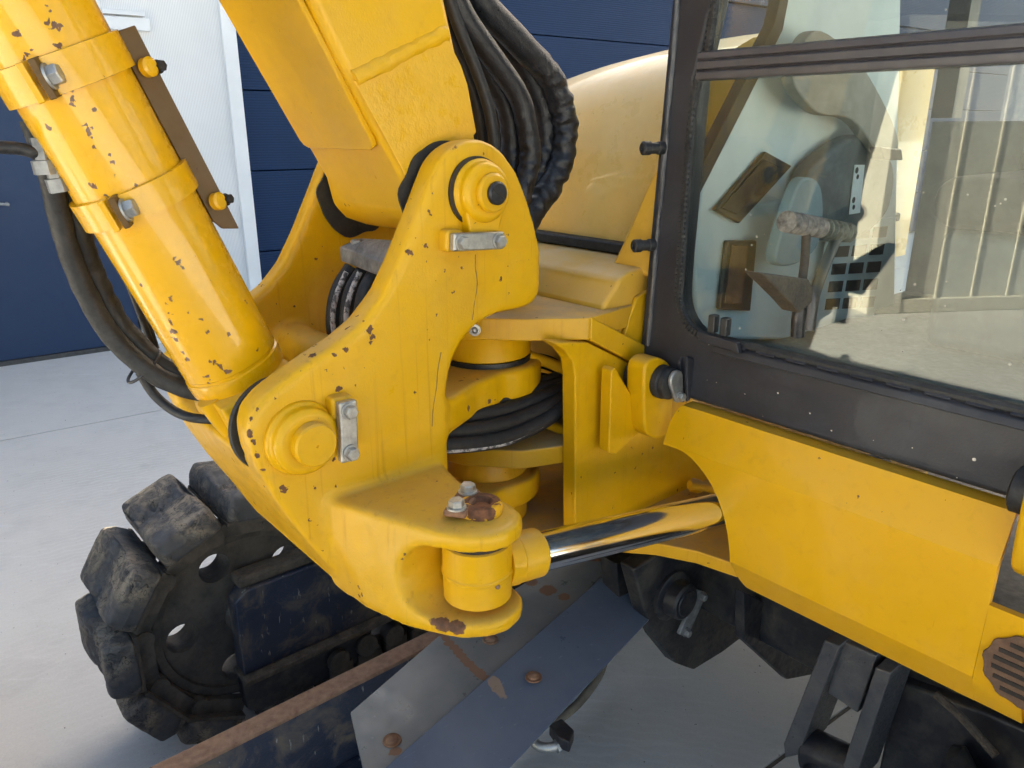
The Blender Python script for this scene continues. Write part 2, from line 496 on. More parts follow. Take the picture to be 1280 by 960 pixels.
def box(bm, lo, hi, mat=None):
    vs = [Vector((x, y, z)) for z in (lo[2], hi[2]) for y in (lo[1], hi[1]) for x in (lo[0], hi[0])]
    if mat:
        vs = [mat @ v for v in vs]
    v = [bm.verts.new(p) for p in vs]
    for f in ((0, 2, 3, 1), (4, 5, 7, 6), (0, 1, 5, 4), (2, 6, 7, 3), (0, 4, 6, 2), (1, 3, 7, 5)):
        bm.faces.new([v[i] for i in f])
    bmesh.ops.recalc_face_normals(bm, faces=bm.faces)


def frame_of(d):
    d = Vector(d).normalized()
    up = Vector((0, 0, 1)) if abs(d.z) < 0.95 else Vector((1, 0, 0))
    a = d.cross(up).normalized()
    return a, d.cross(a).normalized()


def lathe(bm, p, d, prof, seg=40, cap=True):
    """rings of (distance along d, radius) around the axis p + t d"""
    p, d = Vector(p), Vector(d).normalized()
    a, b = frame_of(d)
    rings = []
    for t, r in prof:
        rings.append([bm.verts.new(p + d * t + (a * math.cos(k * 2 * math.pi / seg) + b * math.sin(k * 2 * math.pi / seg)) * max(r, 1e-5)) for k in range(seg)])
    for q in range(len(rings) - 1):
        for k in range(seg):
            bm.faces.new((rings[q][k], rings[q][(k + 1) % seg], rings[q + 1][(k + 1) % seg], rings[q + 1][k]))
    if cap:
        bm.faces.new(rings[0][::-1])
        bm.faces.new(rings[-1])
    bmesh.ops.recalc_face_normals(bm, faces=bm.faces)


def cylinder(bm, p0, p1, r, seg=36, bev=0.0):
    p0, p1 = Vector(p0), Vector(p1)
    ln = (p1 - p0).length
    if bev:
        prof = [(0, r - bev), (bev * 0.3, r - bev * 0.3), (bev, r), (ln - bev, r), (ln - bev * 0.3, r - bev * 0.3), (ln, r - bev)]
    else:
        prof = [(0, r), (ln, r)]
    lathe(bm, p0, p1 - p0, prof, seg)


def catmull(pts, n=8, closed=False):
    pts = [Vector(p) for p in pts]
    out = []
    m = len(pts)
    rng = range(m if closed else m - 1)
    for i in rng:
        if closed:
            p0, p1, p2, p3 = pts[(i - 1) % m], pts[i], pts[(i + 1) % m], pts[(i + 2) % m]
        else:
            p0, p1, p2, p3 = pts[max(i - 1, 0)], pts[i], pts[i + 1], pts[min(i + 2, m - 1)]
        for k in range(n):
            t = k / n
            out.append(0.5 * ((2 * p1) + (p2 - p0) * t + (2 * p0 - 5 * p1 + 4 * p2 - p3) * t * t + (3 * p1 - p0 - 3 * p2 + p3) * t ** 3))
    if not closed:
        out.append(pts[-1])
    return out


def tube(bm, pts, r, seg=14, n=10, wrinkle=0.0, wfreq=40, seed=0, wstart=0.0, cap=True):
    path = catmull(pts, n)
    rings = []
    prev_a = None
    dist = 0.0
    tot = sum((path[i + 1] - path[i]).length for i in range(len(path) - 1))
    for i, p in enumerate(path):
        d = (path[min(i + 1, len(path) - 1)] - path[max(i - 1, 0)]).normalized()
        if prev_a is None:
            a, b = frame_of(d)
        else:
            a = (prev_a - d * prev_a.dot(d)).normalized()
            b = d.cross(a)
        prev_a = a
        if i:
            dist += (p - path[i - 1]).length
        ring = []
        for k in range(seg):
            an = k * 2 * math.pi / seg
            rr = r
            if wrinkle:
                w = max(0.0, min(1.0, (dist / tot - wstart) * 4))
                q = Vector((math.cos(an) * 0.9, math.sin(an) * 0.9, dist * wfreq + seed * 7.3))
                rr = r * (1 + wrinkle * w * mnoise.noise(q) * 1.6)
            ring.append(bm.verts.new(p + (a * math.cos(an) + b * math.sin(an)) * rr))
        rings.append(ring)
    for q in range(len(rings) - 1):
        for k in range(seg):
            bm.faces.new((rings[q][k], rings[q][(k + 1) % seg], rings[q + 1][(k + 1) % seg], rings[q + 1][k]))
    if cap:
        bm.faces.new(rings[0][::-1])
        bm.faces.new(rings[-1])
    bmesh.ops.recalc_face_normals(bm, faces=bm.faces)


def hexbolt(bm, p, d, r, h, washer=True):
    p, d = Vector(p), Vector(d).normalized()
    t = 0.0
    if washer:
        lathe(bm, p, d, [(0, r * 1.25), (r * 0.22, r * 1.25), (r * 0.25, r * 1.2)], 24)
        t = r * 0.25
    lathe(bm, p + d * t, d, [(0, r), (h * 0.85, r), (h, r * 0.86)], 6)


def obj(name, bm, mat, parent=None, bevel=0.0, seg=2, smooth=35, kind=None, label=None):
    me = bpy.data.meshes.new(name)
    bm.to_mesh(me)
    bm.free()
    o = bpy.data.objects.new(name, me)
    COL.objects.link(o)
    if mat:
        me.materials.append(M[mat] if isinstance(mat, str) else mat)
    me.shade_smooth()
    if smooth and not bevel:
        me.set_sharp_from_angle(angle=R(smooth))
    if bevel:
        b = o.modifiers.new('bevel', 'BEVEL')
        b.width = bevel
        b.segments = seg
        b.limit_method = 'ANGLE'
        b.angle_limit = R(28)
        b.harden_normals = True
    if parent:
        o.parent = parent
    if kind:
        o['kind'] = kind
    if label:
        o['label'] = label
    return o


def bake(o):
    """replace the mesh by the evaluated one, modifiers done"""
    dg = bpy.context.evaluated_depsgraph_get()
    dg.update()
    me = bpy.data.meshes.new_from_object(o.evaluated_get(dg))
    o.modifiers.clear()
    o.data = me
    return o


def cut(o, bm, op='DIFFERENCE'):
    me = bpy.data.meshes.new('cutter')
    bm.to_mesh(me)
    bm.free()
    c = bpy.data.objects.new('cutter', me)
    COL.objects.link(c)
    c.parent = o.parent
    md = o.modifiers.new('cut', 'BOOLEAN')
    md.operation = op
    md.object = c
    md.solver = 'EXACT'
    bake(o)
    bpy.data.objects.remove(c)
    return o


def cast(o, voxel=0.006, it=8, fac=0.5):
    """fuse the pieces of a casting and round their joints"""
    r = o.modifiers.new('fuse', 'REMESH')
    r.mode = 'VOXEL'
    r.voxel_size = voxel
    r.use_smooth_shade = True
    s = o.modifiers.new('round', 'SMOOTH')
    s.factor = fac
    s.iterations = it
    bake(o)
    o.data.shade_smooth()
    return o


def new():
    return bmesh.new()


def px_outline(pts, **kw):
    return [L(a, b, **kw) for a, b in pts]


def empty(name, loc=(0, 0, 0), rz=0.0):
    o = bpy.data.objects.new(name, None)
    o.location = loc
    o.rotation_euler = (0, 0, rz)
    COL.objects.link(o)
    return o


def tag(o, label, cat=None, group=None, kind=None):
    o['label'] = label
    if cat:
        o['category'] = cat
    if group:
        o['group'] = group
    if kind:
        o['kind'] = kind
    return o


# ------------------------------------------------------------------ lift cylinder measures (shared with its paint)
CYB = Vector((-0.391, 0.195, 1.184))
CYT = Vector((-0.622, 0.195, 1.764))
CYD = (CYT - CYB).normalized()
CYR = 0.082


def on_cylinder(px, py):
    d = ray(px, py)
    d = Vector((d.dot(MX), d.dot(MY), d.z)).normalized()
    o = CL - CYB
    dd = d - CYD * d.dot(CYD)
    oo = o - CYD * o.dot(CYD)
    a, b, c = dd.dot(dd), 2 * dd.dot(oo), oo.dot(oo) - CYR * CYR
    disc = max(b * b - 4 * a * c, 0.0)
    return CL + d * ((-b - math.sqrt(disc)) / (2 * a))


CYL_CHIPS = [(62, 12, .005), (60, 24, .005), (66, 33, .006), (72, 32, .005), (72, 58, .007), (35, 70, .006), (30, 76, .006), (38, 62, .004), (22, 42, .006), (90, 112, .006), (92, 124, .006), (60, 158, .009),
             (90, 130, .005), (107, 158, .006), (112, 164, .006), (113, 172, .006), (118, 184, .006), (138, 195, .005), (142, 203, .005),
             (114, 232, .008), (145, 218, .005), (168, 230, .007), (134, 244, .006), (221, 326, .008), (225, 333, .007), (208, 380, .005), (211, 392, .006),
             (214, 402, .007), (216, 415, .008), (220, 425, .008), (228, 440, .006), (235, 450, .006), (237, 392, .005), (250, 400, .005), (260, 415, .006),
             (277, 458, .009), (283, 464, .009), (262, 452, .006), (258, 470, .008), (261, 478, .007), (308, 378, .005), (322, 436, .005), (240, 186, .004),
             (213, 372, .005), (270, 454, .006)]
POST_CHIPS = [(318, 514, 0, .006), (313, 528, 0, .007), (312, 545, 0, .008), (316, 556, 0, .007), (321, 570, 0, .006), (327, 588, 0, .005), (335, 606, 0, .004),
              (376, 650, -.02, .010), (405, 690, -.03, .006), (418, 706, -.05, .005), (355, 612, 0, .006), (520, 770, -.20, .014), (535, 776, -.21, .018), (552, 780, -.22, .016),
              (570, 784, -.24, .014), (590, 787, -.27, .010), (505, 766, -.19, .010), (525, 762, -.20, .008), (605, 780, -.28, .007), (618, 775, -.28, .006),
              (548, 688, -.24, .007), (460, 685, -.12, .006), (470, 672, -.13, .004), (488, 668, -.15, .003), (520, 664, -.20, .003), (435, 655, -.06, .003),
              (512, 315, 0, .006), (462, 412, 0, .006), (466, 420, 0, .006), (462, 428, 0, .005), (432, 437, 0, .005), (418, 442, 0, .004), (536, 265, 0, .003),
              (478, 700, -.15, .006), (470, 720, -.13, .004), (482, 725, -.16, .003), (500, 742, -.18, .006), (448, 720, -.09, .003)]
SILL_SPECKS = [(931, 492, 0.0012), (972, 491, 0.0018), (954, 520, 0.0008), (1012, 517, 0.0016), (1039, 538, 0.0012), (992, 541, 0.0012), (1140, 560, 0.0011),
               (1218, 575, 0.0027), (1014, 547, 0.0009), (886, 431, 0.0012), (884, 475, 0.0008), (1195, 598, 0.0016), (1092, 551, 0.0008), (895, 478, 0.0010)]

build_materials()

# ================================================================== setting: concrete yard
GZ = -0.12                                                    # level of the yard
KS = (1.6 - GZ) / 1.6
WP = Vector((-3.654 * KS, 5.244 * KS, GZ))
WS = Vector((math.sin(R(54)), math.cos(R(54)), 0))           # along the blue wall
WO = Vector((math.cos(R(54)), -math.sin(R(54)), 0))          # out of the wall, towards the yard
WANG = math.atan2(WS.y, WS.x)

bm = new()
box(bm, (-120, -120, GZ - 0.35), (120, 120, GZ - 0.03))
ground = obj('concrete_ground', bm, 'concrete', smooth=0)
ground['kind'] = 'structure'
s_cuts = [-22, -17.6, -13.2, -8.8, -4.9, -0.95, 3.4, 7.8, 12.2]
d_cuts = [-3.0, 1.66 * KS, 5.9, 9.4, 13.3, 17.2]
g = 0.007
for i in range(len(s_cuts) - 1):
    for j in range(len(d_cuts) - 1):
        bm = new()
        pts = [WP + WS * s + WO * d for s, d in ((s_cuts[i] + g, d_cuts[j] + g), (s_cuts[i + 1] - g, d_cuts[j] + g),
                                                 (s_cuts[i + 1] - g, d_cuts[j + 1] - g), (s_cuts[i] + g, d_cuts[j + 1] - g))]
        prism(bm, [p + Vector((0, 0, -0.03)) for p in pts], (0, 0, 0.03))
        obj('slab', bm, 'concrete', ground, bevel=0.003, seg=1)

for d_ in d_cuts:
    b_ = new()
    prism(b_, [WP + WS * s + WO * (d_ + e) + Vector((0, 0, -0.03)) for s, e in ((-22, -g * 1.2), (12.2, -g * 1.2), (12.2, g * 1.2), (-22, g * 1.2))], (0, 0, 0.022))
    obj('joint_filler', b_, 'joint', ground, smooth=0)

# ================================================================== blue warehouse behind (wall frame: x along the wall, -y out of it)
ware = empty('warehouse', WP, WANG)
ware.scale = (KS, KS, KS)
tag(ware, 'navy blue warehouse front with white ribbed panel behind the excavator', 'building')


def wbox(name, s0, s1, z0, z1, d0, d1, mat, parent=ware, bevel=0.0):
    b_ = new()
    box(b_, (s0, -d1, z0), (s1, -d0, z1))
    return obj(name, b_, mat, parent, bevel=bevel, smooth=30)


# unseen stepped heights and askew end walls, shaped to shade the machine
for s0_, s1_, top_, dp_ in ((-5.0, 5.5, 4.3, 5.0), (5.5, 8.5, 6.2, 3.0), (8.5, 34.0, 13.6, 6.0)):
    b_ = new()
    sh_ = dp_ * 1.947 if s0_ > 0 else 0.0
    prism(b_, [Vector((s_, -q_, 2.98)) for s_, q_ in ((s0_, 0.02), (s1_, 0.02), (s1_ + dp_ * 1.947, -dp_), (s0_ + sh_, -dp_))], (0, 0, top_ - 2.98))
    obj('wall', b_, 'navy_ribbed', ware, smooth=30)
wbox('back_wall', -5.0, 34, 0, 2.98, -5, -0.30, 'navy_door')
wbox('wall', -5.0, -0.42, 0.0, 2.98, -0.30, 0.02, 'navy_ribbed')
leaf = wbox('door', -0.36, 0.93, 0.035, 2.62, 0.0, 0.045, 'navy_door', bevel=0.004)
b_ = new()
tube(b_, [(0.12, -0.10, 1.115), (0.16, -0.10, 1.12), (0.20, -0.10, 1.118), (0.245, -0.098, 1.112)], 0.010, 10)
cylinder(b_, (0.235, -0.045, 1.114), (0.235, -0.10, 1.114), 0.012, 16)
obj('door_handle', b_, 'zinc', leaf)
wbox('door_sill', -0.36, 0.95, 0.0, 0.032, -0.02, 0.06, 'joint')
wbox('door_surround', -0.42, 1.0, 2.62, 2.98, -0.25, 0.03, 'navy_door')
wbox('jamb', 0.945, 1.0, 0.0, 2.62, -0.25, 0.07, 'white_trim', bevel=0.004)
pan = wbox('cladding_panel', 1.0, 1.80, 0.05, 2.98, -0.25, 0.045, 'white_clad')
wbox('trim', 1.80, 1.905, 0.0, 2.98, -0.25, 0.075, 'white_trim', pan, bevel=0.006)
wbox('trim', 1.00, 1.30, 2.25, 2.335, 0.047, 0.09, 'white_trim', pan, bevel=0.006)
wbox('trim', 1.00, 1.27, 2.345, 2.375, 0.047, 0.10, 'white_trim', pan, bevel=0.004)
wbox('base_trim', 1.00, 1.80, 0.0, 0.048, -0.2, 0.06, 'white_trim', pan)
zs = [0.0, 0.625, 1.275, 1.885, 2.46, 2.975]
for k in range(5):
    wbox('door_section', 1.915, 15.0, zs[k] + 0.004, zs[k + 1] - 0.004, -0.20, -0.06 + 0.03, 'navy_ribbed', bevel=0.006)

# ================================================================== pale shed opposite, seen mirrored in the windscreen
SA = Vector((-5.26 * KS, 0.07 * KS, GZ))
SD = Vector((-0.28, -0.96, 0)).normalized()
shed = empty('shed', SA, math.atan2(SD.y, SD.x))
tag(shed, 'low pale grey shed with cream pillar mirrored in the cab windscreen', 'building')


# frame x runs along SD; facing side is -y after checking the normal
FACE = -1 if Vector((SD.y, -SD.x, 0)).dot(Vector((1, 0, 0))) > 0 else 1


def sb(name, a, b, z0, z1, d0, d1, mat, bevel=0.0):
    b_ = new()
    ys = sorted((FACE * d0, FACE * d1))
    box(b_, (a, ys[0], z0), (b, ys[1], z1))
    return obj(name, b_, mat, shed, bevel=bevel, smooth=30)


sb('doorway', -2.2, 0.66, 0.0, 2.5, -0.4, -0.3, 'shed_dark')
sb('pillar', 0.67, 1.02, 0.0, 2.66, -0.4, 0.05, 'shed_white', 0.01)
sb('base_kerb', 1.02, 11, 0.0, 0.14, -0.4, 0.04, 'shed_white', 0.01)
a_ = 1.03
while a_ < 9.0:
    sb('wall_panel', a_, a_ + 0.36, 0.14, 2.62, -0.4, 0.0, 'shed', 0.006)
    sb('seam_strip', a_ + 0.362, a_ + 0.382, 0.14, 2.62, -0.4, 0.012, 'shed_white')
    a_ += 0.384
sb('fascia', -2.4, 11, 2.66, 2.80, -0.4, 0.10, 'shed_dark')
sb('roof', -2.4, 11, 2.80, 2.88, -5.0, 0.16, 'shed')
sb('back_wall', -2.4, 11, 0.0, 2.66, -5.0, -0.42, 'shed')

# ================================================================== EXCAVATOR
EX = empty('excavator', ORG, YAW)      # its base point is the swing post, the tracks stand on the yard below
tag(EX, 'yellow compact excavator with black cab, swing post, lift cylinder and rubber tracks', 'excavator')


def part(name, bm_, mat, parent=None, **kw):
    return obj(name, bm_, mat, parent or EX, **kw)


# ------------------------------------------------------------------ swing post casting
NEAR = [(548, 203), (537, 230), (520, 275), (500, 325), (480, 368), (455, 402), (425, 428), (388, 452), (352, 478), (330, 495),
        (314, 515), (309, 540), (314, 566), (326, 592), (346, 626), (372, 662), (405, 700), (432, 735)]
near = px_outline(NEAR, y=0)
near += [Vector((-0.296, 0, 0.811)), Vector((-0.06, 0, 0.811))]
near += px_outline([(563, 600), (561, 530), (560, 490), (566, 455), (580, 426), (600, 404), (625, 392), (655, 386), (668, 381), (676, 368),
                    (677, 310), (669, 275), (660, 246), (648, 215), (632, 191), (615, 178), (598, 173), (575, 178), (560, 188)], y=0)
AX = Vector((0.16, 0.19, 0))
bm = new()
prism(bm, near, (0, 0.058, 0))
far = [Vector((p.x, 0.385, p.z)) for p in near]
prism(bm, far, (0, 0.05, 0))
# front web between the two cheeks
ow = [Vector((-0.452, 0.02, 1.095)), Vector((-0.424, 0.02, 1.026)), Vector((-0.392, 0.02, 0.958)), Vector((-0.35, 0.02, 0.884)), Vector((-0.315, 0.02, 0.815))]
iw = [p + Vector((0.05, 0, 0.02)) for p in ow][::-1]
prism(bm, ow + iw, (0, 0.40, 0))
box(bm, (-0.315, 0.02, 0.80), (-0.02, 0.42, 0.83))
box(bm, (-0.145, 0.02, 0.80), (-0.095, 0.42, 1.16))
cylinder(bm, (-0.20, 0.03, 1.17), (-0.20, 0.40, 1.17), 0.045, 24)


def ring_plan(c, r, a0, a1, n=14):
    return [(c.x + r * math.cos(R(a0 + (a1 - a0) * k / n)), c.y + r * math.sin(R(a0 + (a1 - a0) * k / n))) for k in range(n + 1)]


arm = [(-0.10, 0.005), (-0.06, 0.012), (0.03, 0.055)] + ring_plan(AX, 0.125, -110, 110) + [(0.03, 0.33), (-0.10, 0.40)]
prism(bm, [Vector((x, y, 1.045)) for x, y in arm], (0, 0, 0.072))
prism(bm, [Vector((x, y, 0.79)) for x, y in arm], (0, 0, 0.06))
# side lug for the swing cylinder
TOP = [(-0.352, 0.03), (-0.308, -0.087), (-0.280, -0.16), (-0.262, -0.205), (-0.240, -0.247), (-0.205, -0.275), (-0.172, -0.282), (-0.138, -0.272),
       (-0.113, -0.248), (-0.106, -0.21), (-0.112, -0.16), (-0.120, -0.09), (-0.09, 0.03)]
BOT = [(-0.330, 0.03), (-0.318, -0.087), (-0.298, -0.16), (-0.272, -0.210), (-0.246, -0.250), (-0.208, -0.277), (-0.172, -0.284), (-0.138, -0.274),
       (-0.113, -0.250), (-0.106, -0.21), (-0.112, -0.16), (-0.120, -0.09), (-0.09, 0.03)]
ta = [bm.verts.new((x, y, 1.000)) for x, y in TOP]
tb = [bm.verts.new((x, y, 0.811)) for x, y in BOT]
bm.faces.new(ta)
bm.faces.new(tb[::-1])
for k in range(len(ta)):
    bm.faces.new((ta[k], tb[k], tb[(k + 1) % len(ta)], ta[(k + 1) % len(ta)]))
bmesh.ops.recalc_face_normals(bm, faces=bm.faces)
post = part('swing_post', bm, 'yellow_cast')
cast(post, 0.0065, 4, 0.5)
bm = new()
sl = []
for k in range(13):
    an = R(90 - 15 * k)
    sl.append(Vector((-0.6, -0.200 + 0.056 * math.cos(an), 0.904 + 0.0640 * math.sin(an))))
sl += [Vector((-0.6, -0.5, 0.840)), Vector((-0.6, -0.5, 0.968))]
prism(bm, sl, (0.62, 0, 0))
box(bm, (-0.268, -0.19, 0.856), (-0.135, -0.012, 0.952))
cut(post, bm)
cast(post, 0.0055, 9, 0.5)

PIN = L(598, 240, y=0)
LOW = L(376, 547, y=0)
LUG = Vector((-0.178, -0.207, 0))


def pin_head(c, r, tab_to, tab_w):
    bm = new()
    lathe(bm, c + Vector((0, 0.01, 0)), (0, -1, 0), [(0, r * 1.12), (0.016, r * 1.12), (0.022, r), (0.034, r), (0.041, r - 0.008)], 48)
    d = (tab_to - c).normalized()
    n_ = Vector((d.z, 0, -d.x))
    pts = [c + n_ * r * 0.95, tab_to + n_ * tab_w, tab_to - n_ * tab_w, c - n_ * r * 0.95]
    prism(bm, [p + Vector((0, 0.005, 0)) for p in pts], (0, -0.026, 0))
    return part('pin_head', bm, 'yellow_lugs', post, bevel=0.004, seg=2)


ph = pin_head(PIN, 0.052, L(597, 292, y=0), 0.032)
bm = new()
lathe(bm, PIN + Vector((0.004, -0.030, 0)), (0, -1, 0), [(0, 0.034), (0.008, 0.034), (0.012, 0.030)], 40)
part('pin_end', bm, 'yellow', post, bevel=0.0)
bm = new()
lathe(bm, PIN + Vector((0.006, -0.042, 0)), (0, -1, 0), [(0, 0.020), (0.006, 0.020), (0.009, 0.017)], 32)
sc_ = part('screw_plug', bm, 'dark_steel', post)
bm = new()
mt = Matrix.Translation(PIN + Vector((0.006, -0.0515, 0))) @ Matrix.Rotation(R(30), 4, 'Y')
box(bm, (-0.016, -0.0012, -0.0018), (0.016, 0.0012, 0.0018), mt)
part('screw_slot', bm, 'gap', post)
bm = new()
lathe(bm, PIN + Vector((-0.006, -0.0005, 0.001)), (0, -1, 0), [(0, 0.0605), (0.004, 0.0605)], 40)
part('grease_ring', bm, 'gap', post)
ph2 = pin_head(LOW, 0.056, L(425, 540, y=0), 0.030)
bm = new()
lathe(bm, LOW + Vector((0.004, -0.030, 0)), (0, -1, 0), [(0, 0.036), (0.016, 0.036), (0.020, 0.033), (0.0202, 0.003), (0.018, 0.002)], 40)
part('pin_end', bm, 'yellow', post)


def lock_bar(pa, pb, w, parent):
    """zinc bar with two bolts, from photo points on the cheek"""
    a, b = L(*pa, y=-0.04), L(*pb, y=-0.04)
    d = (b - a).normalized()
    n_ = Vector((-d.z, 0, d.x))
    bm = new()
    prism(bm, [a - d * w + n_ * w, b + d * w + n_ * w, b + d * w - n_ * w, a - d * w - n_ * w], (0, 0.016, 0))
    o_ = part('lock_plate', bm, 'zinc', parent, bevel=0.004, seg=2)
    for p in (a, b):
        bm = new()
        hexbolt(bm, p + Vector((0, -0.0005, 0)), (0, -1, 0), 0.0115, 0.010)
        part('bolt', bm, 'zinc', parent, smooth=25)
    bm = new()
    c = a
    prism(bm, [c - d * w * 1.2 + n_ * w * 1.25, c + d * w * 1.2 + n_ * w * 1.25, c + d * w * 1.2 - n_ * w * 1.25, c - d * w * 1.2 - n_ * w * 1.25], (0, 0.05, 0))
    for v in bm.verts:
        v.co.y += 0.0165
    part('spacer', bm, 'yellow_plain_cast', parent, bevel=0.008, seg=3)


lock_bar((577, 303), (623, 301), 0.0155, post)
lock_bar((436, 514), (438, 566), 0.0165, post)

# seals and rubber flaps between cheeks and boom / cylinder
bm = new()
ragged = []
for k in range(60):
    an = k * 2 * math.pi / 60
    rr = 0.099 + 0.011 * mnoise.noise(Vector((math.cos(an) * 2.2, math.sin(an) * 2.2, 0.3)))
    ragged.append(PIN + Vector((-0.026 + rr * math.cos(an), 0.0595, -0.012 + rr * math.sin(an))))
prism(bm, ragged, (0, 0.005, 0))
part('rubber_seal', bm, 'rubber')
bm = new()
prism(bm, [PIN + (p - PIN) * 0.86 + Vector((-0.012, 0.326, -0.016)) for p in ragged], (0, 0.005, 0))
part('rubber_seal', bm, 'rubber')
bm = new()
lathe(bm, LOW + Vector((-0.006, 0.060, 0.006)), (0, 1, 0), [(0, 0.084), (0.008, 0.086), (0.011, 0.080)], 48)
part('rubber_seal', bm, 'rubber')

for pts_ in (((594, 318), (594, 335), (596, 350), (595, 365), (592, 382), (590, 400)), ((551, 440), (547, 462), (545, 485), (541, 510), (540, 533))):
    bm = new()
    tube(bm, [L(u, v, y=0.0008) for u, v in pts_], 0.0014, 8, 6, 0.3, 90)
    part('grease_drip', bm, 'drip', post)

# lug cap pin on the swing lug
bm = new()
lathe(bm, LUG + Vector((0.012, 0.004, 0.998)), (0, 0, 1), [(0, 0.036), (0.014, 0.036), (0.02, 0.032), (0.021, 0.020), (0.012, 0.015), (0.012, 0.0001)], 36)
part('lug_pin', bm, paint('chipped_pin_paint', (0.70, 0.36, 0.012), chips=3.2, specks=0.5, chipcol=(0.10, 0.045, 0.025), rough=0.5), post)
bm = new()
c = L(571, 643, z=1.006)
d = (L(584, 624, z=1.006) - c).normalized()
n_ = Vector((-d.y, d.x, 0))
w = 0.019
e_ = L(585, 623, z=1.006)
prism(bm, [c - d * 0.014 + n_ * w, e_ + d * 0.014 + n_ * w, e_ + d * 0.014 - n_ * w, c - d * 0.014 - n_ * w], (0, 0, 0.012))
part('lock_plate', bm, 'rust', post, bevel=0.004)
for p in (c, e_):
    bm = new()
    hexbolt(bm, p + Vector((0, 0, 0.012)), (0, 0, 1), 0.013, 0.012)
    part('bolt', bm, 'zinc', post, smooth=25)

# ------------------------------------------------------------------ swing cylinder rod
RODZ = 0.903
rp0 = Vector((LUG.x, LUG.y, RODZ))
rp1 = Vector((0.400, -0.286, 0.842))
rd = (rp1 - rp0).normalized()
swing = empty('swing_cylinder')
swing.parent = EX
bm = new()
lathe(bm, Vector((LUG.x, LUG.y, 0.850)), (0, 0, 1), [(0, 0.052), (0.004, 0.058), (0.046, 0.0585), (0.0485, 0.0605), (0.0525, 0.0605), (0.055, 0.0585), (0.104, 0.058), (0.108, 0.052)], 48)
lathe(bm, rp0 + rd * 0.045, rd, [(0, 0.046), (0.025, 0.046), (0.028, 0.043), (0.03, 0.043), (0.033, 0.0445), (0.075, 0.043), (0.079, 0.039)], 40)
eye = part('rod_eye', bm, 'yellow', swing)
bm = new()
lathe(bm, Vector((LUG.x, LUG.y, 0.957)), (0, 0, 1), [(0, 0.0555), (0.011, 0.0555)], 40)
part('shim', bm, 'gap', swing)
bm = new()
gp = Vector((LUG.x, LUG.y, 0.868)) + (CL - Vector((LUG.x, LUG.y, CL.z))).normalized() * 0
gp = L(619, 734, y=-0.262)
lathe(bm, gp + Vector((0, 0.012, 0)), (0.15, -1, 0.1), [(0, 0.008), (0.006, 0.008), (0.010, 0.005), (0.018, 0.004), (0.020, 0.002)], 16)
part('grease_nipple', bm, 'rust_pale', swing)
bm = new()
lathe(bm, rp0 + rd * 0.118, rd, [(0, 0.0355), (0.80, 0.0355)], 56)
part('piston_rod', bm, 'chrome', swing)
bm = new()
lathe(bm, rp0 + rd * 0.66, rd, [(0, 0.040), (0.02, 0.05), (0.5, 0.05)], 36)
part('barrel', bm, 'black_paint', swing)

# ------------------------------------------------------------------ boom
bx = [Vector((-0.936, 0, 3.00)), L(390, 0, y=0.065), L(425, 72, y=0.065), L(460, 140, y=0.065), L(490, 196, y=0.065), L(508, 232, y=0.065),
      Vector((-0.100, 0, 1.452)), Vector((-0.075, 0, 1.425)), Vector((-0.03, 0, 1.408)), Vector((0.02, 0, 1.412)), Vector((0.06, 0, 1.44)),
      Vector((0.075, 0, 1.49)), L(598, 172, y=0.065), L(590, 130, y=0.065), L(584, 105, y=0.065), L(577, 80, y=0.065), L(560, 0, y=0.065), Vector((-0.339, 0, 3.00))]
bm = new()
prism(bm, [Vector((p.x, 0.068, p.z)) for p in bx], (0, 0.30, 0))
boom = part('boom', bm, 'yellow_boom', bevel=0.016, seg=3)
# plate welded on the boom's belly, ending in a lip
e0 = L(390, 0, y=0.065)
e1 = L(490, 196, y=0.065)
ed = (Vector((e0.x, 0, e0.z)) - Vector((e1.x, 0, e1.z))).normalized()
en = Vector((-ed.z, 0, ed.x))
if en.x > 0:
    en = -en
st = Vector((e1.x, 0, e1.z)) + ed * 0.035
bm = new()
prism(bm, [Vector((st.x, y_, st.z)) + en * 0.001 - ed * dd for y_, dd in ((0.085, 0), (0.09, 0.012), (0.105, 0.018), (0.335, 0.018), (0.350, 0.012), (0.355, 0))] +
      [Vector((st.x, 0.355, st.z)) + ed * 1.6 + en * 0.001, Vector((st.x, 0.085, st.z)) + ed * 1.6 + en * 0.001], en * 0.011)
part('belly_plate', bm, 'yellow_boom', boom, bevel=0.003)
bm = new()
wa, wb = L(441, 99, y=0.073), L(556, 42, y=0.073)
pts = [wa.lerp(wb, t) + Vector((0, 0, 0.0015 * math.sin(t * 37))) for t in [k / 12 for k in range(13)]]
tube(bm, pts, 0.015, 12, 3, wrinkle=0.12, wfreq=60)
part('weld_bead', bm, 'yellow_boom', boom)
bm = new()
prism(bm, [L(441, 101, y=0.0675), L(556, 45, y=0.0675), L(575, 82, y=0.0675), L(583, 106, y=0.0675), L(594, 165, y=0.0675), L(560, 215, y=0.0675), L(509, 226, y=0.0675), L(470, 154, y=0.0675)], (0, -0.004, 0))
foot = part('foot_casting', bm, simple('rough_cast_yellow_paint', (0.73, 0.40, 0.02), (0.66, 0.34, 0.012), 0.34, scale=6, bump=0.25, bdist=0.03, fine=0.03), boom, bevel=0.002)

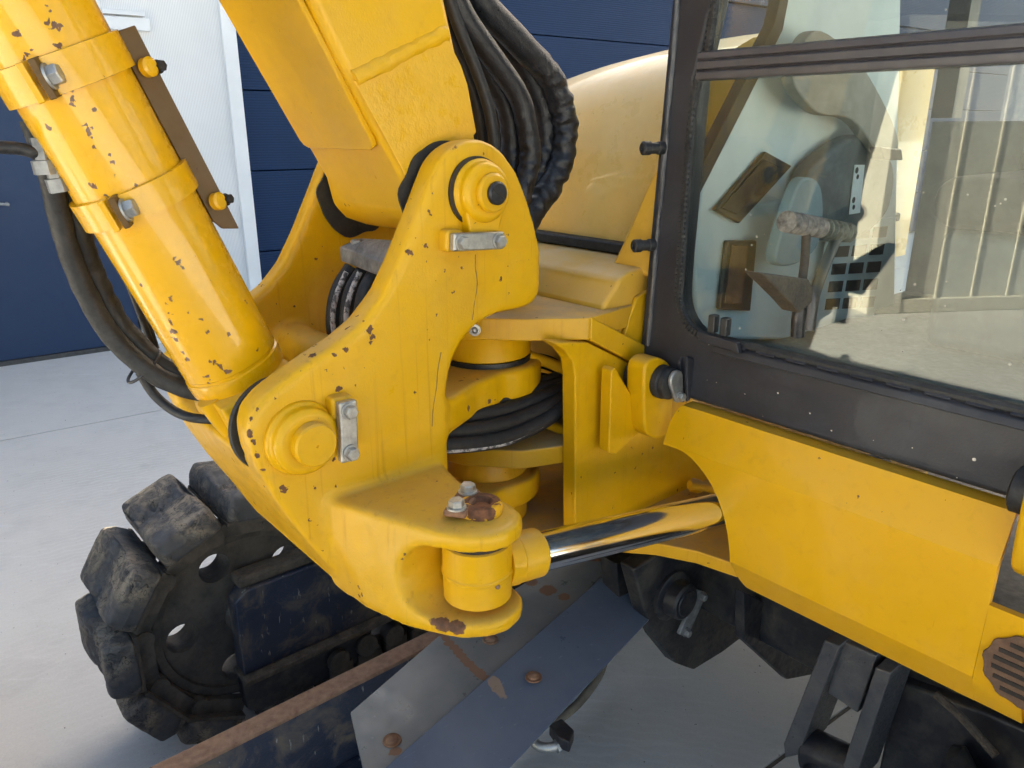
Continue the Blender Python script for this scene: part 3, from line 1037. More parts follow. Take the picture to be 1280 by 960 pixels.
# ------------------------------------------------------------------ lift cylinder
lift = empty('lift_cylinder')
lift.parent = EX
LEN = 1.5
bm = new()
lathe(bm, CYB, CYD, [(0.0, 0.060), (0.002, 0.079), (0.006, 0.083), (0.026, 0.0845), (0.034, 0.0835), (0.036, 0.0805), (0.040, 0.0805), (0.042, 0.082), (LEN, 0.082)], 72)
part('barrel', bm, 'yellow_cylinder', lift)
bm = new()
lathe(bm, Vector((LOW.x, 0.078, LOW.z)), (0, 1, 0), [(0, 0.064), (0.004, 0.068), (0.226, 0.068), (0.230, 0.064)], 48)
a_, b_ = frame_of(CYD)
q = [LOW + Vector((0, 0.0, 0)), ]
sd_ = Vector((CYD.z, 0, -CYD.x))
b0 = Vector((LOW.x, 0.10, LOW.z)) - CYD * 0.02
b1 = Vector((CYB.x, 0.10, CYB.z)) + CYD * 0.008
prism(bm, [b0 + sd_ * 0.062, b1 + sd_ * 0.074, b1 - sd_ * 0.074, b0 - sd_ * 0.066], (0, 0.19, 0))
ey = part('cylinder_eye', bm, 'yellow_plain_cast', lift)
cast(ey, 0.006, 4)
bm = new()
tube(bm, [L(262, 498, y=0.16), L(278, 520, y=0.16), L(292, 536, y=0.16)], 0.022, 14)
part('port_pipe', bm, 'yellow_plain_cast', lift)


def band(px, py, wid):
    """clamp band round the barrel with its ears and bolts"""
    p = on_cylinder(px, py)
    t = (p - CYB).dot(CYD)
    c = CYB + CYD * t
    o_ = p - c
    bm = new()
    r0, r1 = CYR + 0.0008, CYR + 0.0085
    lathe(bm, c - CYD * wid / 2, CYD, [(0, r0), (0.001, r1), (wid - 0.001, r1), (wid, r0)], 72, cap=False)
    part('clamp_band', bm, 'yellow_cylinder', lift, smooth=40)
    tang = CYD.cross(o_).normalized()
    if tang.x > 0:
        tang = -tang
    rad = o_.normalized()
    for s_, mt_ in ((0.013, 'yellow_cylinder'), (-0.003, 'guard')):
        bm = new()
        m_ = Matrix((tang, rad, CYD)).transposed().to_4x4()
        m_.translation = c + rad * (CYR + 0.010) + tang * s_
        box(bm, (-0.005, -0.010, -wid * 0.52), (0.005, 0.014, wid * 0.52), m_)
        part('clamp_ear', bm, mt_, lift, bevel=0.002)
    bm = new()
    hexbolt(bm, c + rad * (CYR + 0.014) - tang * 0.009, -tang, 0.0135, 0.013)
    part('clamp_bolt', bm, 'zinc', lift, smooth=25)
    return c, rad, tang


B1 = band(57, 97, 0.050)
B2 = band(152, 262, 0.044)
# guard channel on the back of the barrel
gd = []
for (px, py) in ((140, 38), (150, 36), (282, 262), (262, 266)):
    gd.append((px, py))
back = Vector((CYD.z, 0, -CYD.x))
if back.x < 0:
    back = -back
bm = new()
u0 = 0.235
u1 = 0.555
c0 = CYB + CYD * u0
gm = Matrix((back, Vector((0, 1, 0)), CYD)).transposed().to_4x4()
gm.translation = CYB
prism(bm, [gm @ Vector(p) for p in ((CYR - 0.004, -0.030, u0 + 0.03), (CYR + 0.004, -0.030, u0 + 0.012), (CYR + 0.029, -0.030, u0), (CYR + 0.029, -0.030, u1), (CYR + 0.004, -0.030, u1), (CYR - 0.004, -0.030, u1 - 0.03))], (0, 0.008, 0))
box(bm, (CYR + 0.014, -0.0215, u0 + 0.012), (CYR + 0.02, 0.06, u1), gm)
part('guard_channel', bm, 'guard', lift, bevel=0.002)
for uu in (0.50, 0.29):
    bm = new()
    lathe(bm, gm @ Vector((CYR + 0.014, -0.031, uu)), gm.to_3x3() @ Vector((0.5, -1, 0)), [(0, 0.014), (0.010, 0.014), (0.013, 0.010)], 24)
    part('guard_washer', bm, 'yellow_cylinder', lift)
    bm = new()
    hexbolt(bm, gm @ Vector((CYR + 0.030, -0.031, uu - 0.004)), gm.to_3x3() @ Vector((0.6, -1, 0)), 0.008, 0.010)
    part('guard_bolt', bm, 'dark_steel', lift, smooth=25)

# ------------------------------------------------------------------ hoses on the left of the lift cylinder
def hose(pts, r, mat='hose', y=0.2, wr=0.0, name='hydraulic_hose', wf=40, seed=0, ws=0.0, parent=None, n=10, seg=16):
    bm = new()
    path = [L(p[0], p[1], y=(p[2] if len(p) > 2 else y)) for p in pts]
    tube(bm, path, r, seg, n, wr, wf, seed, ws)
    return part(name, bm, mat, parent)


hose([(40, 150, .22), (56, 195, .22), (66, 232, .24), (78, 285, .26), (100, 350, .28), (136, 415, .28), (182, 460, .26), (222, 482, .24), (262, 492, .22)], 0.017, 'dusty_hose', wr=0.06)
hose([(75, 200, .24), (88, 245, .26), (102, 300, .28), (120, 350, .30), (150, 405, .30), (190, 447, .28), (225, 468, .26), (262, 480, .23)], 0.018, 'dusty_hose', wr=0.12, wf=70, seed=3)
hose([(175, 465, .30), (192, 492, .29), (215, 512, .27), (240, 522, .24), (275, 525, .21)], 0.0085, 'hose')
hose([(-30, 183, .20), (0, 184, .20), (25, 186, .20), (45, 192, .20), (60, 202, .22)], 0.009, 'hose')
hose([(150, 330, .32), (165, 365, .33), (178, 400, .34), (190, 432, .34)], 0.006, 'hose', y=0.34)
hose([(160, 330, .34), (176, 372, .35), (186, 405, .35), (196, 436, .34)], 0.005, 'hose', y=0.34)
for (a0, b0) in (((48, 172), (56, 205)), ((62, 195), (68, 212))):
    bm = new()
    lathe(bm, L(*a0, y=0.20), L(*b0, y=0.20) - L(*a0, y=0.20), [(0, 0.013), (0.03, 0.013), (0.031, 0.018), (0.05, 0.018)], 6)
    part('hose_fitting', bm, 'grey_steel', smooth=25)
bm = new()
lathe(bm, L(186, 452, y=0.275), L(193, 470, y=0.28) - L(180, 452, y=0.275), [(0, 0.0), (0.0005, 0.033), (0.005, 0.033), (0.0055, 0.0)], 24)
# cable tie round the two hoses
bm.free()
bm = new()
tp = []
cc = L(180, 458, y=0.275)
dv = (L(196, 470, y=0.275) - L(165, 445, y=0.275)).normalized()
u_, v_ = frame_of(dv)
for k in range(17):
    an = k * 2 * math.pi / 16
    tp.append(cc + u_ * math.cos(an) * 0.026 + v_ * math.sin(an) * 0.036)
tube(bm, tp, 0.0028, 8, 3)
part('cable_tie', bm, 'black_plastic')

# ------------------------------------------------------------------ hoses behind the boom (wrinkled sleeves)
def sleeve(pts, r, seed, y, ws=0.25):
    bm = new()
    tube(bm, [L(p[0], p[1], y=y) for p in pts], r, 24, 40, 0.14, 55, seed, ws)
    return part('sleeved_hose', bm, 'sleeve')


sleeve([(575, -60), (600, 0), (648, 52), (688, 98), (706, 150), (702, 200), (682, 242), (655, 282), (640, 330)], 0.0280, 1, 0.20)
sleeve([(560, -50), (592, 8), (640, 62), (668, 108), (683, 160), (678, 205), (668, 240), (652, 290), (640, 340)], 0.0240, 2, 0.24, 0.4)
sleeve([(548, -50), (580, 20), (618, 75), (648, 120), (660, 165), (662, 205), (650, 250), (640, 300), (640, 345)], 0.0225, 3, 0.17, 0.4)
sleeve([(540, -40), (570, 30), (606, 84), (632, 130), (640, 172), (638, 212), (630, 260), (640, 320)], 0.0225, 4, 0.22, 0.4)
for k, (dx, rr, yy) in enumerate(((0, .012, .16), (-14, .011, .20), (-26, .012, .24), (12, .010, .28))):
    hose([(548 + dx, -40), (572 + dx, 30), (596 + dx, 90), (612 + dx, 140), (618 + dx, 190), (615 + dx, 250), (610 + dx, 300)], rr, 'hose', y=yy)

# ------------------------------------------------------------------ hoses and clamp inside the fork
for k, (x0, yy, rr) in enumerate(((0, .30, .017), (17, .25, .016), (34, .20, .016), (52, .15, .016))):
    ho = hose([(440 + x0, 335, yy), (424 + x0, 362, yy), (418 + x0, 390, yy), (419 + x0, 418, yy), (428 + x0, 450, yy), (450 + x0, 490, yy)], rr, 'hose', y=yy)
    if k in (0, 1):
        bm = new()
        pts = [L(436 + x0 - 3, 340, y=yy - rr), L(422 + x0, 365, y=yy - rr), L(416 + x0, 392, y=yy - rr), L(418 + x0, 420, y=yy - rr), L(424 + x0, 440, y=yy - rr)]
        tube(bm, pts, 0.0055, 8, 8)
        obj('hose_print', bm, 'print', ho)
bm = new()
prism(bm, [L(424, 308, y=0.30), L(452, 297, y=0.30), L(500, 300, y=0.08), L(486, 330, y=0.08)], (0, 0, -0.03))
part('hose_clamp', bm, 'grey_steel', bevel=0.004)
bm = new()
lathe(bm, L(446, 303, y=0.26) + Vector((0, 0, -0.004)), (0, 0, 1), [(0, 0.012), (0.008, 0.012), (0.010, 0.009)], 6)
part('clamp_bolt', bm, 'grey_steel', smooth=25)

# ------------------------------------------------------------------ yoke of the upper frame that carries the swing post
yoke = empty('swing_yoke')
yoke.parent = EX
pl = [(0.046, 0.091), (0.130, 0.024), (0.248, -0.05), (0.36, -0.05), (0.62, -0.05), (0.62, 0.43), (0.30, 0.43), (0.13, 0.356)]
tip = ring_plan(AX, 0.135, 120, 215, 12)
bm = new()
prism(bm, [Vector((x, y, 1.19)) for x, y in tip + [(0.130, 0.026), (0.236, -0.050), (0.262, -0.050), (0.40, -0.03), (0.40, 0.43), (0.30, 0.43)]], (0, 0, 0.047))
part('top_plate', bm, 'yellow_dusty', yoke, bevel=0.004)
bm = new()
prism(bm, px_outline([(739, 396), (798, 427), (830, 445), (830, 478), (796, 456), (739, 426)], y=-0.052), (0, 0.05, 0))
part('shoulder_plate', bm, 'yellow', yoke, bevel=0.004)
bm = new()
prism(bm, px_outline([(736, 428), (796, 458), (905, 520), (905, 655), (850, 655), (719, 668), (719, 470), (716, 452), (706, 438), (690, 428)], y=-0.046), (0, 0.04, 0))
part('side_plate', bm, 'yellow_plain_cast', yoke, bevel=0.005)
bm = new()
prism(bm, [Vector((x, y, 0.905)) for x, y in ring_plan(AX, 0.13, 120, 215, 12) + [(0.13, 0.03), (0.215, -0.004), (0.60, -0.004), (0.60, 0.43), (0.30, 0.43)]], (0, 0, 0.043))
part('lower_plate', bm, 'yellow_dusty', yoke, bevel=0.005, seg=3)
bm = new()
box(bm, (0.50, 0.0, 0.74), (0.53, 0.43, 1.188))
part('back_plate', bm, 'yellow', yoke)
bm = new()
prism(bm, [Vector((x, y, 0.70)) for x, y in ((-0.02, 0.08), (0.06, 0.02), (0.199, -0.021), (0.281, -0.09), (0.349, -0.171), (0.389, -0.249), (0.410, -0.34), (1.2, -0.40), (1.2, 0.6), (0.15, 0.45))], (0, 0, 0.032))
part('base_plate', bm, 'yellow_dusty', yoke, bevel=0.004)
bm = new()
lathe(bm, AX + Vector((0, 0, 1.128)), (0, 0, 1), [(0, 0.097), (0.003, 0.100), (0.052, 0.100), (0.061, 0.104)], 48)
part('bearing_ring', bm, 'yellow', yoke)
bm = new()
lathe(bm, AX + Vector((0, 0, 1.116)), (0, 0, 1), [(0, 0.102), (0.0115, 0.102)], 48)
part('thrust_washer', bm, 'dark_steel', yoke)
bm = new()
lathe(bm, AX + Vector((0, 0, 0.735)), (0, 0, 1), [(0, 0.094), (0.12, 0.094), (0.150, 0.088), (0.168, 0.086)], 48)
part('lower_hub', bm, 'yellow_dusty', yoke)
bm = new()
lathe(bm, AX + Vector((0, 0, 1.2372)), (0, 0, 1), [(0, 0.082), (0.010, 0.082), (0.016, 0.072), (0.018, 0.05)], 48)
part('pivot_cap', bm, 'yellow_dusty', yoke)
bm = new()
gp = L(597, 412, z=1.213)
gp = L(597, 412, y=0.088)
lathe(bm, gp + Vector((-0.004, 0.004, 0)), (-0.62, -0.78, 0), [(0, 0.012), (0.006, 0.012), (0.0065, 0.007), (0.004, 0.006), (0.008, 0.003)], 20)
part('bolt', bm, 'zinc', yoke)
bm = new()
gp = L(637, 622, y=0.115)
lathe(bm, gp + Vector((0, 0.012, 0)), (-0.4, -0.9, 0), [(0, 0.009), (0.010, 0.009), (0.014, 0.005), (0.02, 0.004)], 14)
part('grease_nipple', bm, 'dark_steel', yoke)
bm = new()
prism(bm, px_outline([(751, 460), (756, 455), (787, 508), (787, 536), (757, 563), (748, 561)], y=-0.062), (0, -0.03, 0))
part('gusset', bm, 'yellow', yoke, bevel=0.004)
bm = new()
tube(bm, [L(862, 606, y=-0.10), L(885, 610, y=-0.12), L(915, 622, y=-0.15)], 0.011, 12)
lathe(bm, L(864, 606, y=-0.06), (0.3, -1, 0), [(0, 0.018), (0.02, 0.018), (0.03, 0.012)], 16)
part('pipe_stub', bm, 'yellow_dusty', yoke)

# hoses that run through the yoke
HS = [((520, 556), (575, 556), (630, 548), (676, 528), (715, 500), .03, .0175), ((520, 535), (575, 538), (630, 529), (680, 509), (725, 485), .045, .0160),
      ((520, 520), (575, 520), (630, 512), (682, 494), (730, 474), .065, .0160), ((520, 505), (575, 505), (630, 498), (684, 484), (735, 466), .085, .0150),
      ((530, 492), (580, 493), (630, 488), (684, 476), (735, 458), .105, .0150)]
for k, h in enumerate(HS):
    ho = hose([q for q in h[:5]], h[6], 'hose', y=h[5])
    if k in (0, 1):
        bm = new()
        off = Vector((-0.5, -0.75, -0.30 if k == 0 else 0.15)).normalized() * h[6] * 0.70
        tube(bm, [L(*q, y=h[5]) + off for q in h[:5]][0:4], 0.0075 if k == 0 else 0.0052, 8, 10)
        obj('hose_print', bm, 'print', ho)
hose([(640, 470), (680, 478), (715, 490), (760, 500)], 0.022, 'hose', y=0.16)
hose([(640, 450), (680, 452), (720, 470), (760, 480)], 0.018, 'hose', y=0.20)
bm = new()
tube(bm, [L(660, 445, y=0.12), L(690, 455, y=0.10), L(720, 468, y=0.08)], 0.013, 12)
part('steel_pipe', bm, 'yellow', yoke)
bm = new()
tube(bm, [L(672, 525, y=0.07), L(690, 532, y=0.06), L(715, 543, y=0.04)], 0.012, 12)
part('steel_pipe', bm, 'yellow', yoke)

# ------------------------------------------------------------------ hood and front body
bm = new()
hp = [(0.535, 1.20), (0.530, 1.345), (0.536, 1.43), (0.548, 1.51), (0.570, 1.59), (0.605, 1.66), (0.655, 1.72), (0.72, 1.765), (0.80, 1.797), (0.90, 1.818), (1.05, 1.83), (1.8, 1.84), (1.8, 1.20)]
rows = []
for k in range(13):
    yy = 0.0 + 1.05 * k / 12
    end = max(0.0, (yy - 0.75) / 0.30)
    rr = 1.0 - math.sqrt(max(0.0, 1.0 - end * end)) if end < 1 else 1.0
    rows.append([bm.verts.new((x + 0.16 * rr, yy, z - (0.0 if z < 1.3 else (0.17 * yy * yy + 0.22 * rr * (z - 1.3) / 0.5)))) for x, z in hp])
for k in range(12):
    for q in range(len(hp)):
        q2 = (q + 1) % len(hp)
        bm.faces.new((rows[k][q], rows[k][q2], rows[k + 1][q2], rows[k + 1][q]))
bm.faces.new(rows[0][::-1])
bm.faces.new(rows[-1])
bmesh.ops.recalc_face_normals(bm, faces=bm.faces)
hood = part('engine_hood', bm, 'yellow_pale', smooth=50)
bm = new()
box(bm, (0.50, -0.01, 1.319), (1.70, 1.0, 1.345))
part('rubber_strip', bm, 'rubber', bevel=0.006)
bm = new()
prof = [(0.405, 1.02), (0.330, 1.20), (0.305, 1.240), (0.345, 1.280), (0.356, 1.296), (0.385, 1.308), (0.46, 1.316), (1.6, 1.3185), (1.6, 1.02)]
prism(bm, [Vector((x, -0.022, z)) for x, z in prof], (0, 0.97, 0))
part('front_body', bm, 'yellow_front', bevel=0.010, seg=3)
bm = new()
prism(bm, px_outline([(762, 334), (770, 341), (830, 349), (832, 190), (815, 218), (803, 243), (790, 274), (776, 306)], x=0.43), (0.22, 0, 0))
part('corner_fairing', bm, 'yellow_front', bevel=0.014, seg=3)
bm = new()
prism(bm, px_outline([(797, 372), (815, 360), (815, 470), (795, 458), (778, 432), (786, 400)], y=-0.035), (0, 0.012, 0))
part('side_panel', bm, 'yellow', bevel=0.004)

# ------------------------------------------------------------------ cab
cab = empty('cab')
cab.parent = EX
FX = 0.414
arc = []
for k in range(9):
    an = R(180 + 90 * k / 8)
    arc.append((-0.132 - 0.075 - 0.075 * math.cos(an) * 1.0, 1.197 + 0.085 + 0.085 * math.sin(an)))
# arc runs from the pillar's inner edge round to the sill's top edge
fr = [(-0.034, 1.056), (-0.036, 1.13), (-0.067, 1.83), (-0.085, 2.35), (-0.19, 2.35), (-0.166, 1.82), (-0.139, 1.69), (-0.132, 1.34)] + arc + [(-1.06, 1.197), (-1.06, 1.056)]
bm = new()
prism(bm, [Vector((FX, y, z)) for y, z in fr], (0.055, 0, 0))
frame = part('front_frame', bm, 'black_paint', cab, bevel=0.012, seg=3)
bm = new()
box(bm, (FX + 0.006, -1.06, 1.20), (FX + 0.06, -0.985, 2.35))
part('corner_post', bm, 'black_paint', cab, bevel=0.01)
bm = new()
box(bm, (FX + 0.006, -0.984, 2.27), (FX + 0.06, -0.192, 2.35))
part('roof_rail', bm, 'black_paint', cab, bevel=0.01)
bm = new()
tube(bm, [Vector((FX - 0.002, y, z)) for y, z in ((-0.063, 1.15), (-0.072, 1.40), (-0.083, 1.70), (-0.093, 2.0), (-0.105, 2.34))], 0.0055, 8, 12, 0.3, 60)
part('pillar_bead', bm, 'grey_under', cab)
# rubber seal with its ribs
seal = [(-0.178, 1.95), (-0.166, 1.75), (-0.141, 1.66), (-0.137, 1.50), (-0.137, 1.35)] + [(y - 0.004, z + 0.004) for y, z in arc[1:]] + [(-0.35, 1.2), (-0.55, 1.2), (-0.8, 1.2), (-0.98, 1.2)]
bm = new()
tube(bm, [Vector((FX - 0.001, y, z)) for y, z in seal], 0.0085, 10, 6)
part('glass_seal', bm, 'rubber', cab)
path = catmull([Vector((FX - 0.0075, y, z)) for y, z in seal], 60)
bm = new()
acc = 0.0
for i in range(1, len(path)):
    acc += (path[i] - path[i - 1]).length
    if acc > 0.0085 and path[i].z < 1.9 and path[i].y > -0.23:
        acc = 0.0
        d = (path[i] - path[i - 1]).normalized()
        m_ = Matrix((Vector((1, 0, 0)), d, Vector((1, 0, 0)).cross(d))).transposed().to_4x4()
        m_.translation = path[i]
        box(bm, (-0.0035, -0.0025, -0.007), (0.003, 0.0025, 0.007), m_)
part('seal_ribs', bm, 'rubber', cab, kind='stuff')
bm = new()
box(bm, (FX + 0.010, -0.984, 1.198), (FX + 0.016, -0.134, 1.688))
wl = part('windscreen', bm, 'glass', cab)
bm = new()
box(bm, (FX + 0.012, -0.984, 1.736), (FX + 0.018, -0.160, 2.268))
part('windscreen', bm, 'glass', cab)
bm = new()
pr = [(0.440, 1.686), (0.400, 1.686), (0.398, 1.690), (0.398, 1.699), (0.403, 1.701), (0.403, 1.703), (0.398, 1.705), (0.398, 1.717), (0.403, 1.719),
      (0.403, 1.721), (0.399, 1.723), (0.401, 1.733), (0.412, 1.737), (0.440, 1.737)]
prism(bm, [Vector((x, -0.150, z)) for x, z in pr], (0, -0.833, 0))
part('window_bar', bm, simple('dark_brown_grey_rubber', (0.05, 0.045, 0.05), (0.075, 0.068, 0.072), 0.45, scale=8, bump=0.1), cab, bevel=0.0015, seg=1)
# sloping ledge on the sill with its drain clips
bm = new()
prism(bm, [Vector((x, -0.235, z)) for x, z in ((0.4135, 1.172), (0.4135, 1.1955), (0.402, 1.188), (0.398, 1.174))], (0, -0.80, 0))
part('sill_ledge', bm, 'black_paint', cab, bevel=0.003)
for k in range(11):
    yy = -0.27 - 0.062 * k
    bm = new()
    prism(bm, [Vector((x, yy, z)) for x, z in ((0.4095, 1.1965), (0.4035, 1.1915), (0.4015, 1.1945), (0.4075, 1.1995))], (0, -0.040, 0))
    part('ledge_clip', bm, 'black_paint', cab, bevel=0.001, seg=1)
# window catch
bm = new()
prism(bm, [L(px, py, x=0.402) for px, py in ((876, 412), (926, 427), (929, 441), (878, 425))], (-0.014, 0, 0))
catch = part('window_catch', bm, 'black_paint', cab, bevel=0.003)
bm = new()
for (u, v) in ((893, 404), (908, 408)):
    c = L(u, v, x=0.400)
    box(bm, (c.x - 0.012, c.y - 0.008, c.z - 0.018), (c.x + 0.006, c.y + 0.008, c.z + 0.018))
obj('catch_lug', bm, 'black_plastic', catch, bevel=0.003)
for (px, py) in ((829, 185), (817, 306)):
    p = L(px, py, x=0.410)
    bm = new()
    lathe(bm, p, (-1, 0.35, 0), [(0, 0.013), (0.012, 0.013), (0.014, 0.011), (0.03, 0.011), (0.032, 0.0135), (0.046, 0.0135), (0.049, 0.010), (0.0485, 0.006), (0.046, 0.005)], 24)
    part('bump_stop', bm, 'rubber', cab)
# shell of the cab behind the glass
bm = new()
box(bm, (0.47, -1.05, 1.06), (1.75, -0.06, 1.10))
part('cab_floor', bm, 'trim_dark', cab)
bm = new()
box(bm, (1.70, -1.05, 1.10), (1.75, -0.06, 1.62))
part('rear_wall', bm, 'trim_dark', cab)
bm = new()
box(bm, (0.47, -1.05, 2.36), (1.78, -0.06, 2.42))
part('cab_roof', bm, 'trim_dark', cab)
for yy in (-1.05, -0.12):
    bm = new()
    box(bm, (1.68, yy, 1.63), (1.75, yy + 0.06, 2.355))
    part('corner_post', bm, 'black_paint', cab)
bm = new()
box(bm, (0.55, -1.05, 1.10), (1.69, -1.02, 1.30))
part('door_panel', bm, 'trim_dark', cab)
# right-hand trim wall with its slanted window edge
WY = -0.125
bm = new()
prism(bm, px_outline([(872, 425), (866, 300), (878, 225), (905, 178), (935, 120), (975, 36), (992, -40), (1128, -40), (1118, 425)], y=WY), (0, 0.03, 0))
trim = part('side_trim', bm, 'trim', cab, bevel=0.01, seg=3)
bm = new()
prism(bm, px_outline([(866, 232), (874, 214), (968, 30), (984, -40), (994, -40), (979, 38), (886, 222), (874, 245)], y=WY - 0.004), (0, 0.028, 0))
part('window_edge', bm, 'rubber', cab, bevel=0.003)


def vent(out, inner, mat_in, nm):
    bm = new()
    prism(bm, px_outline(out, y=WY - 0.002), (0, -0.012, 0))
    v = part(nm, bm, 'black_plastic', cab, bevel=0.004)
    bm = new()
    prism(bm, px_outline(inner, y=WY - 0.0145), (0, -0.004, 0))
    obj('vent_insert', bm, mat_in, v, bevel=0.003)
    return v


vent([(888, 262), (952, 189), (985, 207), (919, 279)], [(900, 260), (953, 199), (974, 209), (920, 268)], 'rubber', 'air_vent')
vent([(904, 300), (941, 300), (933, 388), (894, 386)], [(914, 306), (934, 307), (926, 380), (905, 379)], 'grille_brown', 'air_vent')
# rounded console cheek and side box
bm = new()
prism(bm, catmull(px_outline([(985, 225), (1005, 195), (1050, 168), (1082, 185), (1095, 215), (1088, 260), (1060, 290), (1015, 300), (990, 270)], y=WY - 0.006), 5, True), (0, -0.05, 0))
part('console', bm, 'trim_dark', cab, bevel=0.012, seg=3)
bm = new()
prism(bm, catmull(px_outline([(975, 250), (990, 222), (1010, 230), (1014, 270), (1005, 310), (975, 330), (955, 320)], y=WY - 0.06), 5, True), (0, -0.03, 0))
part('lever_boot', bm, simple('blue_grey_boot', (0.22, 0.31, 0.35), (0.17, 0.25, 0.29), 0.55, scale=10), cab, bevel=0.01, seg=3)
bm = new()
prism(bm, catmull(px_outline([(1010, 40), (1060, 80), (1100, 150), (1108, 185), (1085, 190), (1050, 150), (1005, 140), (975, 100), (985, 60)], y=WY - 0.05), 5, True), (0, -0.03, 0))
part('seat_bolster', bm, 'bolster', cab, bevel=0.012, seg=3)
bm = new()
prism(bm, px_outline([(1085, 183), (1112, 186), (1114, 200), (1090, 200)], y=WY - 0.085), (0, -0.03, 0))
part('seat_bracket', bm, 'black_plastic', cab, bevel=0.004)
bm = new()
prism(bm, px_outline([(1068, 206), (1080, 206), (1074, 266), (1061, 268)], y=WY - 0.060), (0, -0.002, 0))
stk = part('sticker', bm, 'sticker', cab, label='white sticker with small black lever pictograms')
for (px, py, s_) in ((1071, 213, 3.0), (1072, 221, 2.4), (1067, 250, 3.0), (1067, 259, 2.4)):
    c = L(px, py, y=WY - 0.0625)
    bm = new()
    lathe(bm, c, (0, -1, 0), [(0, 0.0075 * s_ / 3), (0.0006, 0.0075 * s_ / 3)], 16)
    lathe(bm, c + Vector((0, -0.0008, 0)), (0, -1, 0), [(0, 0.0045 * s_ / 3), (0.0003, 0.0045 * s_ / 3)], 16)
    obj('pictogram', bm, 'black_plastic', stk)
# slotted foot-well panel
gp_ = lambda u, v: L(1046 + 66 * u - 20 * v, 282 + 112 * v - 4 * u, y=WY - 0.03)
bm = new()
prism(bm, [gp_(-0.08, -0.05), gp_(1.06, -0.05), gp_(1.02, 1.05), gp_(-0.12, 1.05)], (0, 0.01, 0))
pnl = part('footwell_panel', bm, 'trim', cab)
for r_ in range(5):
    for c_ in range(3):
        u0_, v0_ = 0.05 + c_ * 0.33, 0.04 + r_ * 0.195
        bm = new()
        prism(bm, [gp_(u0_, v0_), gp_(u0_ + 0.25, v0_), gp_(u0_ + 0.25, v0_ + 0.12), gp_(u0_, v0_ + 0.12)], (0, -0.003, 0))
        obj('panel_slot', bm, 'gap', pnl)
# travel pedal: ribbed roll on a stalk, and the folded foot rest
bm = new()
pa, pb = L(983, 277, y=-0.42), L(1060, 291, y=-0.42)
dd = (pb - pa)
prof = []
for k in range(49):
    t = k / 48
    prof.append((dd.length * t, 0.0135 + (0.0045 if k % 4 < 2 else -0.0015)))
lathe(bm, pa, dd, prof, 20)
ped = part('travel_pedal', bm, 'pedal', cab)
bm = new()
tube(bm, [L(1008, 292, y=-0.42), L(1006, 325, y=-0.42), L(1003, 352, y=-0.43), L(1000, 404, y=-0.44)], 0.0075, 12)
obj('pedal_stalk', bm, 'pedal_dark', ped)
bm = new()
tube(bm, [L(1048, 292, y=-0.42), L(1032, 330, y=-0.42), L(1018, 370, y=-0.42), L(1012, 412, y=-0.42)], 0.010, 12)
obj('pedal_stalk', bm, 'grey_under', ped)
bm = new()
prism(bm, px_outline([(952, 341), (1012, 349), (1018, 362), (1016, 378), (1000, 392), (988, 378)], y=-0.46), (0, 0.035, 0))
part('foot_rest', bm, 'pedal_dark', cab, bevel=0.004)
bm = new()
tube(bm, [L(1000, 385, y=-0.44), L(998, 402, y=-0.44), L(997, 420, y=-0.44)], 0.012, 12)
part('pedal_bracket', bm, 'dark_steel', cab)
bm = new()
box(bm, (1.05, -0.78, 1.10), (1.55, -0.38, 1.38))
part('seat_base', bm, 'trim_dark', cab, bevel=0.03, seg=3)
bm = new()
box(bm, (1.00, -0.80, 1.385), (1.50, -0.36, 1.50))
part('seat_cushion', bm, 'seat_dark', cab, bevel=0.05, seg=4)
bm = new()
prism(bm, [Vector((x, -0.80, z)) for x, z in ((1.50, 1.46), (1.62, 1.46), (1.69, 2.05), (1.60, 2.08))], (0, 0.44, 0))
part('seat_back', bm, 'seat_dark', cab, bevel=0.05, seg=4)

